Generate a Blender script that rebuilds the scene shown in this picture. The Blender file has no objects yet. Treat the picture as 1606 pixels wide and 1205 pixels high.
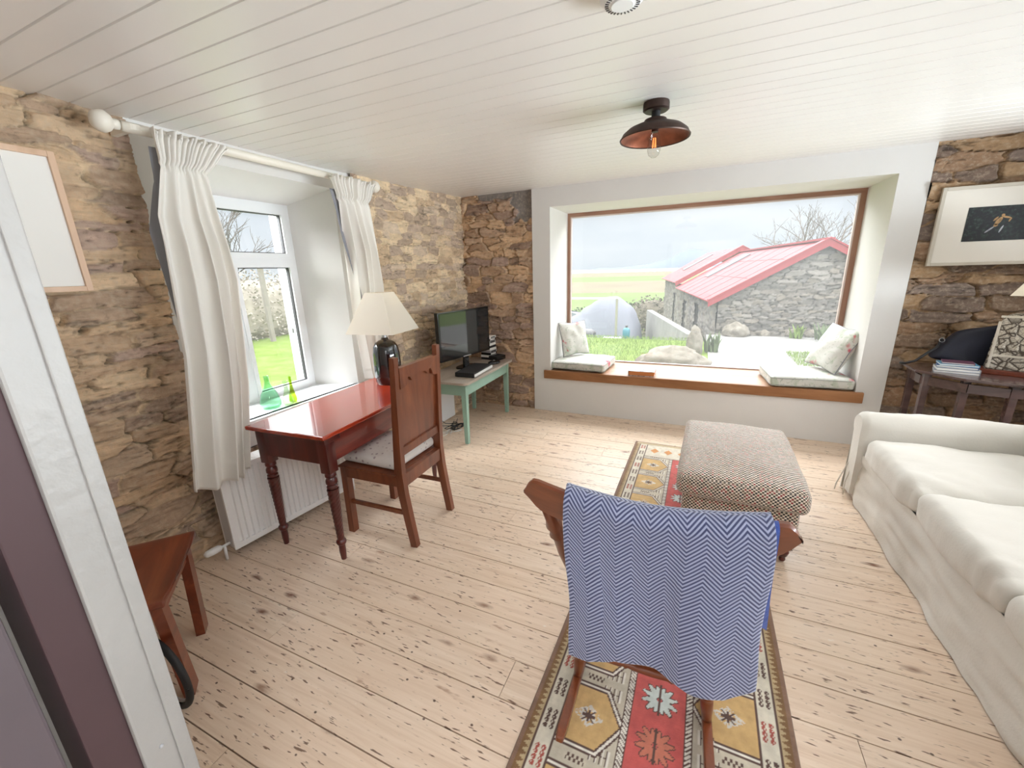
import bpy, bmesh, math, random
import numpy as np
from mathutils import Vector, Matrix, noise as mnoise
C = bpy.context.scene
COL = C.collection
PI = math.pi
rnd = random.Random(7)

# ------------------------------------------------------------------ colours and materials
def lin(c):
    c /= 255.0
    return c / 12.92 if c <= 0.04045 else ((c + 0.055) / 1.055) ** 2.4
def S(r, g, b): return (lin(r), lin(g), lin(b), 1.0)

def SO(r, g, b, k=0.35):   # outdoor surfaces: plain mid-tone albedo, the overcast daylight outside is much brighter than the room
    c = S(r, g, b); return (c[0] * k, c[1] * k, c[2] * k, 1.0)

class NT:
    def __init__(self, name, rough=0.6, base=None, spec=0.5, metal=0.0, coat=0.0, sheen=0.0):
        self.m = bpy.data.materials.new(name); self.m.use_nodes = True
        self.t = self.m.node_tree; self.t.nodes.clear()
        self.out = self.n('ShaderNodeOutputMaterial'); self.p = self.n('ShaderNodeBsdfPrincipled')
        self.l(self.p.outputs[0], self.out.inputs[0])
        self.set('Roughness', rough); self.set('Metallic', metal)
        for k in ('Specular IOR Level',): self.set(k, spec)
        self.set('Coat Weight', coat); self.set('Sheen Weight', sheen)
        if base: self.set('Base Color', base)
    def n(self, t, **k):
        x = self.t.nodes.new(t)
        for a, b in k.items(): setattr(x, a, b)
        return x
    def l(self, a, b): self.t.links.new(a, b)
    def set(self, k, v):
        if k in self.p.inputs:
            i = self.p.inputs[k]
            if hasattr(v, 'is_output'): self.l(v, i)
            else: i.default_value = v
    def co(self, scale=(1, 1, 1), rot=(0, 0, 0), kind='Object', loc=(0, 0, 0)):
        tc = self.n('ShaderNodeTexCoord'); mp = self.n('ShaderNodeMapping')
        mp.inputs['Scale'].default_value = scale; mp.inputs['Rotation'].default_value = rot; mp.inputs['Location'].default_value = loc
        self.l(tc.outputs[kind], mp.inputs[0]); return mp.outputs[0]
    def noise(self, v, scale=5, detail=4, rough=0.5, dist=0.0, out='Fac'):
        x = self.n('ShaderNodeTexNoise'); x.inputs['Scale'].default_value = scale; x.inputs['Detail'].default_value = detail
        x.inputs['Roughness'].default_value = rough; x.inputs['Distortion'].default_value = dist
        if v is not None: self.l(v, x.inputs['Vector'])
        return x.outputs[out]
    def vor(self, v, scale=5, feature='F1', out='Distance', rnd_=1.0):
        x = self.n('ShaderNodeTexVoronoi', feature=feature); x.inputs['Scale'].default_value = scale
        x.inputs['Randomness'].default_value = rnd_
        if v is not None: self.l(v, x.inputs['Vector'])
        return x.outputs[out]
    def ramp(self, f, stops, interp='LINEAR'):
        x = self.n('ShaderNodeValToRGB'); cr = x.color_ramp; cr.interpolation = interp
        while len(cr.elements) < len(stops): cr.elements.new(0.5)
        for e, (p, c) in zip(cr.elements, stops):
            e.position = p; e.color = c if len(c) == 4 else (*c, 1)
        self.l(f, x.inputs[0]); return x.outputs[0]
    def mix(self, f, a, b, blend='MIX'):
        x = self.n('ShaderNodeMix', data_type='RGBA', blend_type=blend)
        for i, v in ((0, f), (6, a), (7, b)):
            if hasattr(v, 'is_output'): self.l(v, x.inputs[i])
            else: x.inputs[i].default_value = v
        return x.outputs[2]
    def math(self, op, a, b=0.0, c=None):
        x = self.n('ShaderNodeMath', operation=op)
        for i, v in ((0, a), (1, b)) + (((2, c),) if c is not None else ()):
            if hasattr(v, 'is_output'): self.l(v, x.inputs[i])
            else: x.inputs[i].default_value = v
        return x.outputs[0]
    def sep(self, v):
        x = self.n('ShaderNodeSeparateXYZ'); self.l(v, x.inputs[0]); return x.outputs
    def attr(self, name):
        x = self.n('ShaderNodeAttribute'); x.attribute_name = name; return x.outputs
    def bump(self, h, strength=0.3, dist=0.01):
        x = self.n('ShaderNodeBump'); x.inputs['Strength'].default_value = strength; x.inputs['Distance'].default_value = dist
        self.l(h, x.inputs['Height']); self.set('Normal', x.outputs[0])

def plain(name, col, rough=0.6, var=0.06, vscale=3.0, bump=0.0, bscale=40, **k):
    t = NT(name, rough, **k); v = t.co()
    a = tuple(max(0, c * (1 - var)) for c in col[:3]) + (1,); b = tuple(min(1, c * (1 + var)) for c in col[:3]) + (1,)
    t.set('Base Color', t.ramp(t.noise(v, vscale, 4), [(0.3, a), (0.7, b)]))
    if bump: t.bump(t.noise(v, bscale, 3), bump, 0.004)
    return t.m

def wood(name, c1, c2, c3, rough=0.4, axis='x', scale=14, coat=0.0, bump=0.1, dark=None):
    t = NT(name, rough, coat=coat)
    sc = {'x': (0.12, 1, 1), 'y': (1, 0.12, 1), 'z': (1, 1, 0.12)}[axis]
    v = t.co(sc); n1 = t.noise(v, scale, 5, 0.6, 1.2); n2 = t.noise(v, scale * 6, 3, 0.6)
    c = t.ramp(n1, [(0.3, c1), (0.5, c2), (0.72, c3)])
    c = t.mix(t.math('MULTIPLY', n2, 0.35), c, c1)
    t.set('Base Color', c); t.bump(n2, bump, 0.002)
    return t.m

M = {}
M['plaster'] = plain('white plaster paint', S(218, 216, 213), 0.75, 0.02, 2.5, 0.25, 30)
M['ceiling'] = plain('white ceiling paint', S(233, 230, 226), 0.33, 0.015, 1.2)
M['white'] = plain('white upvc', S(236, 238, 240), 0.3, 0.01)
M['gasket'] = plain('dark gasket', S(70, 68, 70), 0.5, 0.03)
M['postpaint'] = plain('aged white gloss', S(150, 147, 143), 0.4, 0.05, 6, 0.3, 60)
M['darkdoor'] = plain('dark plum paint', S(84, 74, 78), 0.5, 0.1, 5)
M['darkjamb'] = plain('dark brown jamb', S(66, 46, 48), 0.6, 0.1, 5)
M['black'] = plain('black gloss plastic', S(18, 18, 20), 0.18, 0.05)
M['blackmatt'] = plain('black matt', S(26, 25, 27), 0.6, 0.1)
M['silver'] = plain('silver plastic', S(190, 192, 196), 0.3, 0.03, metal=0.6)
M['radiator'] = plain('white enamel', S(234, 233, 232), 0.3, 0.01)
M['pole'] = plain('pale painted wood', S(232, 226, 214), 0.4, 0.03)
M['mahogany'] = wood('red mahogany', S(136, 34, 18), S(164, 50, 26), S(186, 68, 36), 0.22, 'y', 9, coat=0.9, bump=0.03)
M['mahogany_leg'] = wood('dark mahogany leg', S(62, 20, 18), S(82, 28, 24), S(104, 38, 28), 0.3, 'z', 12, coat=0.3)
M['mahogany_apron'] = wood('mahogany apron', S(92, 26, 20), S(118, 38, 26), S(138, 52, 32), 0.28, 'y', 10, coat=0.3)
M['chairwood'] = wood('oak brown stain', S(88, 42, 22), S(116, 60, 34), S(136, 76, 44), 0.38, 'z', 10, coat=0.2)
M['rockwood'] = wood('rocker wood', S(98, 48, 26), S(124, 64, 36), S(146, 80, 46), 0.3, 'z', 8, coat=0.35)
M['rockwood_x'] = wood('rocker wood rails', S(98, 48, 26), S(124, 64, 36), S(146, 80, 46), 0.3, 'x', 8, coat=0.35)
M['stoolwood'] = wood('stool wood', S(92, 38, 18), S(122, 54, 28), S(152, 78, 42), 0.3, 'x', 8, coat=0.3)
M['pineboard'] = wood('pine sill edge', S(128, 84, 48), S(156, 106, 66), S(176, 126, 82), 0.4, 'x', 7)
M['sillwood'] = wood('pine sill top', S(158, 120, 94), S(180, 144, 118), S(196, 164, 140), 0.3, 'x', 7, coat=0.2)
M['frameoak'] = wood('window hardwood', S(134, 96, 78), S(164, 124, 102), S(182, 144, 122), 0.45, 'x', 8)
M['frameoak_z'] = wood('window hardwood upright', S(134, 96, 78), S(164, 124, 102), S(182, 144, 122), 0.45, 'z', 8)
M['paleframe'] = wood('pale beech', S(206, 170, 140), S(220, 186, 158), S(228, 198, 172), 0.45, 'z', 8)
M['creamframe'] = plain('cream frame', S(196, 188, 174), 0.45, 0.03)
M['mint'] = plain('mint green paint', S(146, 178, 162), 0.45, 0.07, 8, 0.15, 60)
M['scrubtop'] = wood('scrubbed grey top', S(150, 136, 124), S(176, 164, 152), S(194, 184, 172), 0.4, 'y', 9)
M['darktable'] = wood('dark side table', S(60, 44, 42), S(84, 62, 60), S(104, 80, 76), 0.25, 'x', 9, coat=0.5)
M['lining'] = plain('grey lining', S(138, 138, 144), 0.9, 0.03, 4)
M['sofacloth'] = plain('ivory cotton', S(212, 208, 200), 0.9, 0.02, 3, 0.25, 90, sheen=0.2)
M['shade'] = plain('parchment shade', S(240, 234, 222), 0.8, 0.02, 4)
M['brass'] = plain('aged bronze', S(72, 56, 50), 0.45, 0.25, 14, metal=0.7)
M['copper'] = plain('copper inside', S(140, 84, 62), 0.4, 0.35, 18, metal=0.6)
M['lampglaze'] = plain('black glaze', S(20, 18, 22), 0.06, 0.2, coat=1.0)
M['paper'] = plain('white paper', S(240, 238, 234), 0.7, 0.01)
M['mount'] = plain('white mount board', S(226, 220, 210), 0.7, 0.01)
M['bluedark'] = plain('navy bag fabric', S(26, 28, 44), 0.6, 0.3, 8)
M['cable'] = plain('black cable', S(30, 30, 32), 0.4)
M['whitecable'] = plain('white cable', S(222, 222, 220), 0.4)
M['slate'] = plain('grey slate', S(112, 106, 104), 0.7, 0.2, 9, 0.4, 40)

def linen(name, col):
    m = bpy.data.materials.new(name); m.use_nodes = True; t = m.node_tree; t.nodes.clear()
    o = t.nodes.new('ShaderNodeOutputMaterial'); d = t.nodes.new('ShaderNodeBsdfDiffuse'); tl = t.nodes.new('ShaderNodeBsdfTranslucent'); mx = t.nodes.new('ShaderNodeMixShader')
    tc = t.nodes.new('ShaderNodeTexCoord'); n = t.nodes.new('ShaderNodeTexNoise'); n.inputs['Scale'].default_value = 240; bp = t.nodes.new('ShaderNodeBump'); bp.inputs['Strength'].default_value = 0.25; bp.inputs['Distance'].default_value = 0.002
    t.links.new(tc.outputs['Object'], n.inputs['Vector']); t.links.new(n.outputs[0], bp.inputs['Height']); t.links.new(bp.outputs[0], d.inputs['Normal'])
    d.inputs[0].default_value = col; tl.inputs[0].default_value = col; mx.inputs[0].default_value = 0.3
    t.links.new(d.outputs[0], mx.inputs[1]); t.links.new(tl.outputs[0], mx.inputs[2]); t.links.new(mx.outputs[0], o.inputs[0]); return m
M['linen'] = linen('cream linen', S(247, 244, 239))

def glass(name, tint, alpha, rough=0.0, haze=0.0, ior=1.45):
    m = bpy.data.materials.new(name); m.use_nodes = True; t = m.node_tree; t.nodes.clear()
    o = t.nodes.new('ShaderNodeOutputMaterial'); tr = t.nodes.new('ShaderNodeBsdfTransparent'); gl = t.nodes.new('ShaderNodeBsdfGlossy')
    tr.inputs[0].default_value = tint; gl.inputs['Roughness'].default_value = rough
    lw = t.nodes.new('ShaderNodeLayerWeight'); lw.inputs[0].default_value = 0.5
    pw = t.nodes.new('ShaderNodeMath'); pw.operation = 'POWER'; pw.inputs[1].default_value = 5.0; t.links.new(lw.outputs['Facing'], pw.inputs[0])
    fr = t.nodes.new('ShaderNodeMath'); fr.operation = 'MULTIPLY_ADD'; fr.inputs[1].default_value = 0.9; fr.inputs[2].default_value = 0.035; t.links.new(pw.outputs[0], fr.inputs[0])
    mx = t.nodes.new('ShaderNodeMixShader'); t.links.new(fr.outputs[0], mx.inputs[0]); t.links.new(tr.outputs[0], mx.inputs[1]); t.links.new(gl.outputs[0], mx.inputs[2])
    last = mx.outputs[0]
    if haze:
        tl = t.nodes.new('ShaderNodeBsdfTranslucent'); tl.inputs[0].default_value = (0.95, 0.97, 1, 1)
        m2 = t.nodes.new('ShaderNodeMixShader'); m2.inputs[0].default_value = haze
        t.links.new(last, m2.inputs[1]); t.links.new(tl.outputs[0], m2.inputs[2]); last = m2.outputs[0]
    t.links.new(last, o.inputs[0]); return m
M['pane'] = glass('hazy window glass', (0.97, 0.98, 0.98, 1), 1, 0.0, 0.032)
M['panec'] = glass('clear window glass', (0.97, 0.98, 0.98, 1), 1, 0.0, 0.01)
M['bulb'] = glass('bulb glass', (0.93, 0.93, 0.93, 1), 1)
M['greenglass'] = glass('pale green glass', (0.76, 0.93, 0.82, 1), 1)
M['clearglass'] = glass('clear green tinted glass', (0.90, 0.96, 0.86, 1), 1)
M['limeglass'] = glass('olive glass', (0.78, 0.87, 0.42, 1), 1)

# vertex-coloured stone: colours set per stone, crack shade painted in along seams
def stone_mat(name, rough=0.85, us=(1, 1, 1)):
    t = NT(name, rough, spec=0.3)
    a = t.attr('tint')[0]; v = t.co()
    n = t.noise(v, 34, 6, 0.65); n2 = t.noise(t.co(us), 60, 4, 0.6)
    c = t.mix(t.ramp(n, [(0.28, (0.4,) * 3), (0.44, (0, 0, 0))]), a, (0.10, 0.07, 0.05, 1))
    c = t.mix(t.ramp(n, [(0.50, (0, 0, 0)), (0.68, (0.4, 0.4, 0.4))]), c, (0.60, 0.50, 0.38, 1))
    t.set('Base Color', c)
    t.bump(t.math('ADD', t.math('MULTIPLY', n, 0.8), n2), 0.7, 0.008)
    return t.m
M['stone'] = stone_mat('rubble stone wall', us=(1, 0.25, 3))
M['stoneb'] = stone_mat('rubble stone wall back', us=(0.25, 1, 3))
def stone_out():
    t = NT('grey slate walling', 0.9, spec=0.2)
    a = t.attr('tint')[0]; n = t.noise(t.co(), 14, 5, 0.6)
    t.set('Base Color', t.mix(t.math('MULTIPLY', n, 0.4), a, (0.14, 0.13, 0.11, 1))); t.bump(n, 0.5, 0.02); return t.m
M['stoneout'] = stone_out()

def floor_mat():
    t = NT('old pine floorboards', 0.36, spec=0.5)
    tc = t.n('ShaderNodeTexCoord'); at = t.attr('tint'); sh = t.sep(at[0])
    # every board gets its own offset so the grain does not run through
    off = t.n('ShaderNodeCombineXYZ'); t.l(t.math('MULTIPLY', sh[0], 37.0), off.inputs[0]); t.l(t.math('MULTIPLY', sh[1], 11.0), off.inputs[1])
    ad = t.n('ShaderNodeVectorMath', operation='ADD'); t.l(tc.outputs['Object'], ad.inputs[0]); t.l(off.outputs[0], ad.inputs[1])
    def mp(s):
        x = t.n('ShaderNodeMapping'); x.inputs['Scale'].default_value = s; t.l(ad.outputs[0], x.inputs[0]); return x.outputs[0]
    grain = t.noise(mp((1.2, 26, 1)), 2.2, 6, 0.62, 0.8)
    big = t.noise(mp((0.7, 3.0, 1)), 1.6, 4, 0.5, 0.6)
    c = t.ramp(grain, [(0.32, S(200, 176, 154)), (0.5, S(224, 206, 186)), (0.7, S(238, 224, 208))])
    c = t.mix(t.math('MULTIPLY', big, 0.55), c, S(214, 180, 148))
    c = t.mix(t.math('MULTIPLY', sh[2], 0.5), c, S(226, 202, 180))
    # knots and the dark figure round them
    kv = mp((1.9, 5.2, 1)); kd = t.vor(kv, 1.5)
    wob = t.math('ADD', kd, t.math('MULTIPLY', t.noise(mp((6, 20, 1)), 3, 3), 0.16))
    c = t.mix(t.ramp(wob, [(0.10, (1, 1, 1)), (0.17, (0.45, 0.45, 0.45)), (0.24, (0, 0, 0))]), c, S(112, 66, 40))
    # short dark nicks lying along the grain
    nd = t.noise(mp((5.5, 30, 1)), 3.2, 2, 0.5)
    msk = t.noise(mp((1.5, 4, 1)), 2.5, 2)
    nick = t.ramp(t.math('ADD', nd, t.math('MULTIPLY', msk, 0.25)), [(0.76, (0, 0, 0)), (0.82, (0.85, 0.85, 0.85))])
    c = t.mix(nick, c, S(88, 52, 34))
    pt = t.noise(mp((2.4, 9.5, 1)), 2.6, 3, 0.55)
    c = t.mix(t.ramp(pt, [(0.66, (0, 0, 0)), (0.76, (0.7,) * 3)]), c, S(140, 92, 62))
    # nail heads and pale paint flecks
    nl = t.vor(mp((11, 14, 1)), 1.0); c = t.mix(t.ramp(nl, [(0.045, (0.9, 0.9, 0.9)), (0.075, (0, 0, 0))]), c, S(70, 46, 36))
    fl = t.noise(t.co((5, 9, 1)), 3.3, 2, 0.5); c = t.mix(t.ramp(fl, [(0.73, (0, 0, 0)), (0.77, (0.7, 0.7, 0.7))]), c, S(232, 222, 210))
    t.set('Base Color', c)
    t.set('Roughness', t.ramp(big, [(0.2, (0.28,) * 3), (0.8, (0.46,) * 3)]))
    t.bump(grain, 0.12, 0.003)
    return t.m
M['floor'] = floor_mat()
M['floorgap'] = plain('dark board gap', S(58, 40, 30), 0.9)

def attr_mat(name, rough=0.95, bump=0.6, scale=900, sheen=0.3):
    t = NT(name, rough, sheen=sheen, spec=0.2); a = t.attr('tint')[0]
    n = t.noise(t.co(), 90, 4, 0.6)
    c = t.mix(t.math('MULTIPLY', n, 0.3), a, (0.45, 0.36, 0.26, 1), 'MULTIPLY')
    t.set('Base Color', c); t.bump(t.noise(t.co(), 260, 2), bump, 0.003); return t.m
M['rug'] = attr_mat('woven wool rug')

def herring():
    t = NT('blue herringbone wool', 0.95, sheen=0.5, spec=0.15)
    uv = t.n('ShaderNodeUVMap').outputs[0]; s = t.sep(uv)
    wob = t.math('MULTIPLY', t.math('SUBTRACT', t.noise(uv, 6, 2), 0.5), 0.012)
    u = t.math('DIVIDE', t.math('ADD', s[0], wob), 0.0375)
    tri = t.math('PINGPONG', u, 1.0)
    ph = t.math('MULTIPLY', t.math('ADD', t.math('MULTIPLY', tri, 0.0375 * 0.95), s[1]), 2 * PI / 0.0102)
    sn = t.math('SINE', ph)
    c = t.ramp(t.math('MULTIPLY_ADD', sn, 0.5, 0.5), [(0.40, S(62, 66, 98)), (0.62, S(172, 178, 206))])
    fz = t.noise(t.co(), 500, 2)
    c = t.mix(t.math('MULTIPLY', fz, 0.35), c, S(120, 130, 168))
    t.set('Base Color', c); t.bump(sn, 0.25, 0.003); return t.m
M['herring'] = herring()
M['bluewool'] = plain('blue wool underside', S(60, 84, 156), 0.95, 0.2, 60, 0.4, 300, sheen=0.5)

def checkcloth():
    t = NT('brown and red checked weave', 0.85, sheen=0.45, spec=0.3)
    uv = t.n('ShaderNodeUVMap').outputs[0]
    v = t.n('ShaderNodeVectorMath', operation='SCALE'); t.l(uv, v.inputs[0]); v.inputs['Scale'].default_value = 1 / 0.0098
    fl = t.n('ShaderNodeVectorMath', operation='FLOOR'); t.l(v.outputs[0], fl.inputs[0])
    ch = t.n('ShaderNodeTexChecker'); ch.inputs['Scale'].default_value = 1.0
    half = t.n('ShaderNodeVectorMath', operation='ADD'); t.l(fl.outputs[0], half.inputs[0]); half.inputs[1].default_value = (0.5, 0.5, 0.5)
    t.l(half.outputs[0], ch.inputs[0])
    wn = t.n('ShaderNodeTexWhiteNoise', noise_dimensions='2D'); t.l(fl.outputs[0], wn.inputs['Vector'])
    dark = t.ramp(wn.outputs['Value'], [(0.0, S(40, 30, 30)), (0.3, S(92, 72, 56)), (0.55, S(64, 60, 46)), (0.75, S(136, 44, 46)), (0.88, S(110, 86, 70))], 'CONSTANT')
    pale = t.ramp(wn.outputs['Value'], [(0.0, S(228, 214, 198)), (0.5, S(214, 198, 180)), (0.8, S(236, 224, 212))], 'CONSTANT')
    t.set('Base Color', t.mix(ch.outputs['Fac'], dark, pale))
    s = t.sep(v.outputs[0])
    h = t.math('MULTIPLY', t.math('SINE', t.math('MULTIPLY', s[0], PI)), t.math('SINE', t.math('MULTIPLY', s[1], PI)))
    t.bump(t.math('ABSOLUTE', h), 0.5, 0.004); return t.m
M['check'] = checkcloth()

def floral(name, base, scale=9, dense=0.0, spot=False):
    t = NT(name, 0.85, sheen=0.2, spec=0.3); v = t.co()
    n = t.noise(v, scale, 5, 0.6, 0.9); n2 = t.noise(v, scale * 0.55, 3, 0.5, 0.5); n3 = t.noise(v, scale * 3.4, 3, 0.5, 1.5)
    if spot:
        d = t.vor(v, 30); wn = t.vor(v, 30, out='Color')
        c = t.mix(t.ramp(d, [(0.18, (0.75,) * 3), (0.30, (0, 0, 0))]), base, t.mix(t.sep(wn)[0], S(130, 120, 128), S(150, 118, 120)))
    else:
        c = t.mix(t.ramp(n, [(0.55 - dense, (0, 0, 0)), (0.64 - dense, (0.55,) * 3)]), base, S(160, 176, 150))
        c = t.mix(t.ramp(n3, [(0.60, (0, 0, 0)), (0.66, (0.45,) * 3)]), c, S(108, 124, 104))
        c = t.mix(t.ramp(n2, [(0.63, (0, 0, 0)), (0.68, (0.9,) * 3)]), c, S(196, 70, 92))
    t.set('Base Color', c); t.bump(t.noise(v, 14, 3), 0.2, 0.01); return t.m
M['floral'] = floral('floral print cotton', S(206, 205, 198))
M['floralpink'] = floral('floral print cotton with roses', S(208, 206, 200), 8, 0.02)
M['ditsy'] = floral('small print cotton', S(226, 222, 218), spot=True)

def landmat(name, c1, c2, c3, scale, rough=0.95, sc=(1, 1, 1)):
    t = NT(name, rough, spec=0.1); n = t.noise(t.co(sc), scale, 6, 0.65, 0.4)
    t.set('Base Color', t.ramp(n, [(0.3, c1), (0.5, c2), (0.7, c3)])); t.bump(n, 0.5, 0.05); return t.m
M['lawn'] = landmat('bright lawn', SO(146, 178, 70, .29), SO(170, 200, 94, .29), SO(190, 212, 120, .29), 2.4)
M['grassblade'] = plain('grass blade', SO(168, 200, 92), 0.9, 0.15, 20)
M['hedge'] = plain('hedge leaf', SO(132, 152, 104), 0.9, 0.25, 3)
M['hedgebrown'] = plain('bare hedge twig', SO(160, 148, 126), 0.9, 0.2, 3)
M['rock'] = landmat('lichened boulder', SO(150, 140, 126), SO(186, 176, 160), SO(206, 198, 184), 5)
M['concrete'] = landmat('pale render', SO(196, 192, 186), SO(208, 205, 200), SO(218, 215, 210), 2)
M['cover'] = plain('grey tarpaulin', SO(160, 164, 178), 0.7, 0.04, 1.0)
M['bin'] = plain('grey wheelie bin', SO(106, 110, 124), 0.5)
M['redroof'] = plain('red sheet roof', SO(230, 74, 80), 0.6, 0.04, 0.8)
M['redtrim'] = plain('red barge board', SO(214, 74, 80), 0.6, 0.03)
M['sky_light'] = plain('roof light', SO(170, 178, 184), 0.3)
M['bark'] = plain('pale bark', SO(150, 138, 126), 0.9, 0.1)
M['field1'] = landmat('brown bog field', SO(176, 160, 128, .26), SO(192, 178, 150, .26), SO(186, 186, 140, .26), 0.05)
M['field2'] = landmat('green field', SO(150, 186, 100, .26), SO(168, 200, 116, .26), SO(176, 196, 130, .26), 0.05)
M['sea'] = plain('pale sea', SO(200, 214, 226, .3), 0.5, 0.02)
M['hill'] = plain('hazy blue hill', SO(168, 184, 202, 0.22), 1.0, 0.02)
M['bluebottle'] = plain('turquoise plastic', SO(70, 170, 190), 0.4)
M['car'] = plain('pale car paint', SO(190, 198, 206), 0.25)
M['carglass'] = plain('car window', S(90, 110, 120), 0.1)

# ------------------------------------------------------------------ object helpers
def link(name, me, mat, parent=None, smooth=False):
    o = bpy.data.objects.new(name, me); COL.objects.link(o)
    for m in (mat if isinstance(mat, (list, tuple)) else [mat]): me.materials.append(m)
    if parent: o.parent = parent
    if smooth:
        for p in me.polygons: p.use_smooth = True
    return o
def obj(name, bm, mat, parent=None, label=None, smooth=False, loc=None, rot=None):
    bmesh.ops.recalc_face_normals(bm, faces=bm.faces)
    me = bpy.data.meshes.new(name); bm.to_mesh(me); bm.free()
    o = link(name, me, mat, parent, smooth)
    if smooth == 'auto': auto(o)
    if label: o['label'] = label
    if loc: o.location = loc
    if rot: o.rotation_euler = rot
    return o
def auto(o, ang=35):
    me = o.data
    for p in me.polygons: p.use_smooth = True
    bm = bmesh.new(); bm.from_mesh(me)
    for e in bm.edges:
        if len(e.link_faces) == 2 and e.calc_face_angle(0) > math.radians(ang): e.smooth = False
    bm.to_mesh(me); bm.free()
def tag(o, label, cat, group=None, kind=None):
    o['label'] = label; o['category'] = cat
    if group: o['group'] = group
    if kind: o['kind'] = kind
    return o
def thing(name, label, cat, loc=(0, 0, 0), rz=0.0, group=None):
    o = bpy.data.objects.new(name, None); COL.objects.link(o); o.empty_display_size = 0.05
    o.location = loc; o.rotation_euler = (0, 0, rz); return tag(o, label, cat, group)
def struct(o): o['kind'] = 'structure'; return o

def box(bm, x0, x1, y0, y1, z0, z1, bev=0.0, M4=None):
    r = bmesh.ops.create_cube(bm, size=1.0); vs = r['verts']
    for v in vs:
        v.co = Vector(((x0 + x1) / 2 + v.co.x * (x1 - x0), (y0 + y1) / 2 + v.co.y * (y1 - y0), (z0 + z1) / 2 + v.co.z * (z1 - z0)))
    if bev:
        es = list({e for v in vs for e in v.link_edges})
        r2 = bmesh.ops.bevel(bm, geom=es, offset=bev, segments=2, affect='EDGES', profile=0.6)
        vs = list({v for f in r2['faces'] for v in f.verts} | {v for v in vs if v.is_valid})
    if M4 is not None: bmesh.ops.transform(bm, matrix=M4, verts=[v for v in vs if v.is_valid])
    return vs
def bx(x0, x1, y0, y1, z0, z1, bev=0.0):
    bm = bmesh.new(); box(bm, x0, x1, y0, y1, z0, z1, bev); return bm
def tube(bm, pts, rad, n=10, caps=True):
    pts = [Vector(p) for p in pts]; rs = rad if isinstance(rad, (list, tuple)) else [rad] * len(pts)
    rings = []; prev = None
    for i, p in enumerate(pts):
        d = (pts[min(i + 1, len(pts) - 1)] - pts[max(i - 1, 0)]).normalized()
        up = Vector((0, 0, 1)) if abs(d.z) < 0.95 else Vector((1, 0, 0))
        if prev is None: a = d.cross(up).normalized()
        else: a = (prev - d * prev.dot(d)).normalized()
        prev = a; b = d.cross(a)
        rings.append([bm.verts.new(p + (a * math.cos(2 * PI * k / n) + b * math.sin(2 * PI * k / n)) * rs[i]) for k in range(n)])
    for r0, r1 in zip(rings, rings[1:]):
        for k in range(n): bm.faces.new((r0[k], r0[(k + 1) % n], r1[(k + 1) % n], r1[k]))
    if caps: bm.faces.new(rings[0]); bm.faces.new(rings[-1])
    return bm
def lathe(bm, prof, n=32, centre=(0, 0, 0), closed=False, squash=None):
    cx, cy, cz = centre; rings = []
    for r, z in prof:
        if r < 1e-5: rings.append([bm.verts.new((cx, cy, cz + z))])
        else: rings.append([bm.verts.new((cx + r * math.cos(2 * PI * k / n), cy + r * math.sin(2 * PI * k / n), cz + z)) for k in range(n)])
    for a, b in zip(rings, rings[1:]):
        for k in range(n):
            k2 = (k + 1) % n
            if len(a) == 1 and len(b) == 1: break
            if len(a) == 1: bm.faces.new((a[0], b[k], b[k2]))
            elif len(b) == 1: bm.faces.new((a[k], a[k2], b[0]))
            else: bm.faces.new((a[k], a[k2], b[k2], b[k]))
    return bm
def prism(bm, pts, off):
    """pts: planar 3-D outline; off: extrusion vector"""
    a = [bm.verts.new(p) for p in pts]; off = Vector(off); b = [bm.verts.new(Vector(p) + off) for p in pts]
    bm.faces.new(a); bm.faces.new(list(reversed(b)))
    n = len(a)
    for i in range(n): bm.faces.new((a[i], b[i], b[(i + 1) % n], a[(i + 1) % n]))
    return bm
def beam(bm, p0, p1, w, d, up=(0, 0, 1), w1=None, d1=None):
    """square bar from p0 to p1, w across, d along the other axis"""
    p0, p1 = Vector(p0), Vector(p1); z = (p1 - p0).normalized(); x = z.cross(Vector(up))
    if x.length < 1e-4: x = z.cross(Vector((0, 1, 0)))
    x.normalize(); y = z.cross(x); w1 = w if w1 is None else w1; d1 = d if d1 is None else d1
    q = []
    for p, ww, dd in ((p0, w, d), (p1, w1, d1)):
        q.append([bm.verts.new(p + x * sx * ww / 2 + y * sy * dd / 2) for sx, sy in ((-1, -1), (1, -1), (1, 1), (-1, 1))])
    bm.faces.new(q[0]); bm.faces.new(q[1])
    for i in range(4): bm.faces.new((q[0][i], q[0][(i + 1) % 4], q[1][(i + 1) % 4], q[1][i]))
    return bm
def sweep(bm, path, w, d, up=(0, 1, 0)):
    """rectangular section swept along a polyline; w along 'up', d across"""
    pts = [Vector(p) for p in path]; up = Vector(up); rings = []
    for i, p in enumerate(pts):
        t = (pts[min(i + 1, len(pts) - 1)] - pts[max(i - 1, 0)]).normalized(); s = t.cross(up).normalized()
        ww = w[i] if isinstance(w, list) else w; dd = d[i] if isinstance(d, list) else d
        rings.append([bm.verts.new(p + up * a * ww / 2 + s * b * dd / 2) for a, b in ((-1, -1), (1, -1), (1, 1), (-1, 1))])
    for r0, r1 in zip(rings, rings[1:]):
        for k in range(4): bm.faces.new((r0[k], r0[(k + 1) % 4], r1[(k + 1) % 4], r1[k]))
    bm.faces.new(rings[0]); bm.faces.new(rings[-1]); return bm
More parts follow.
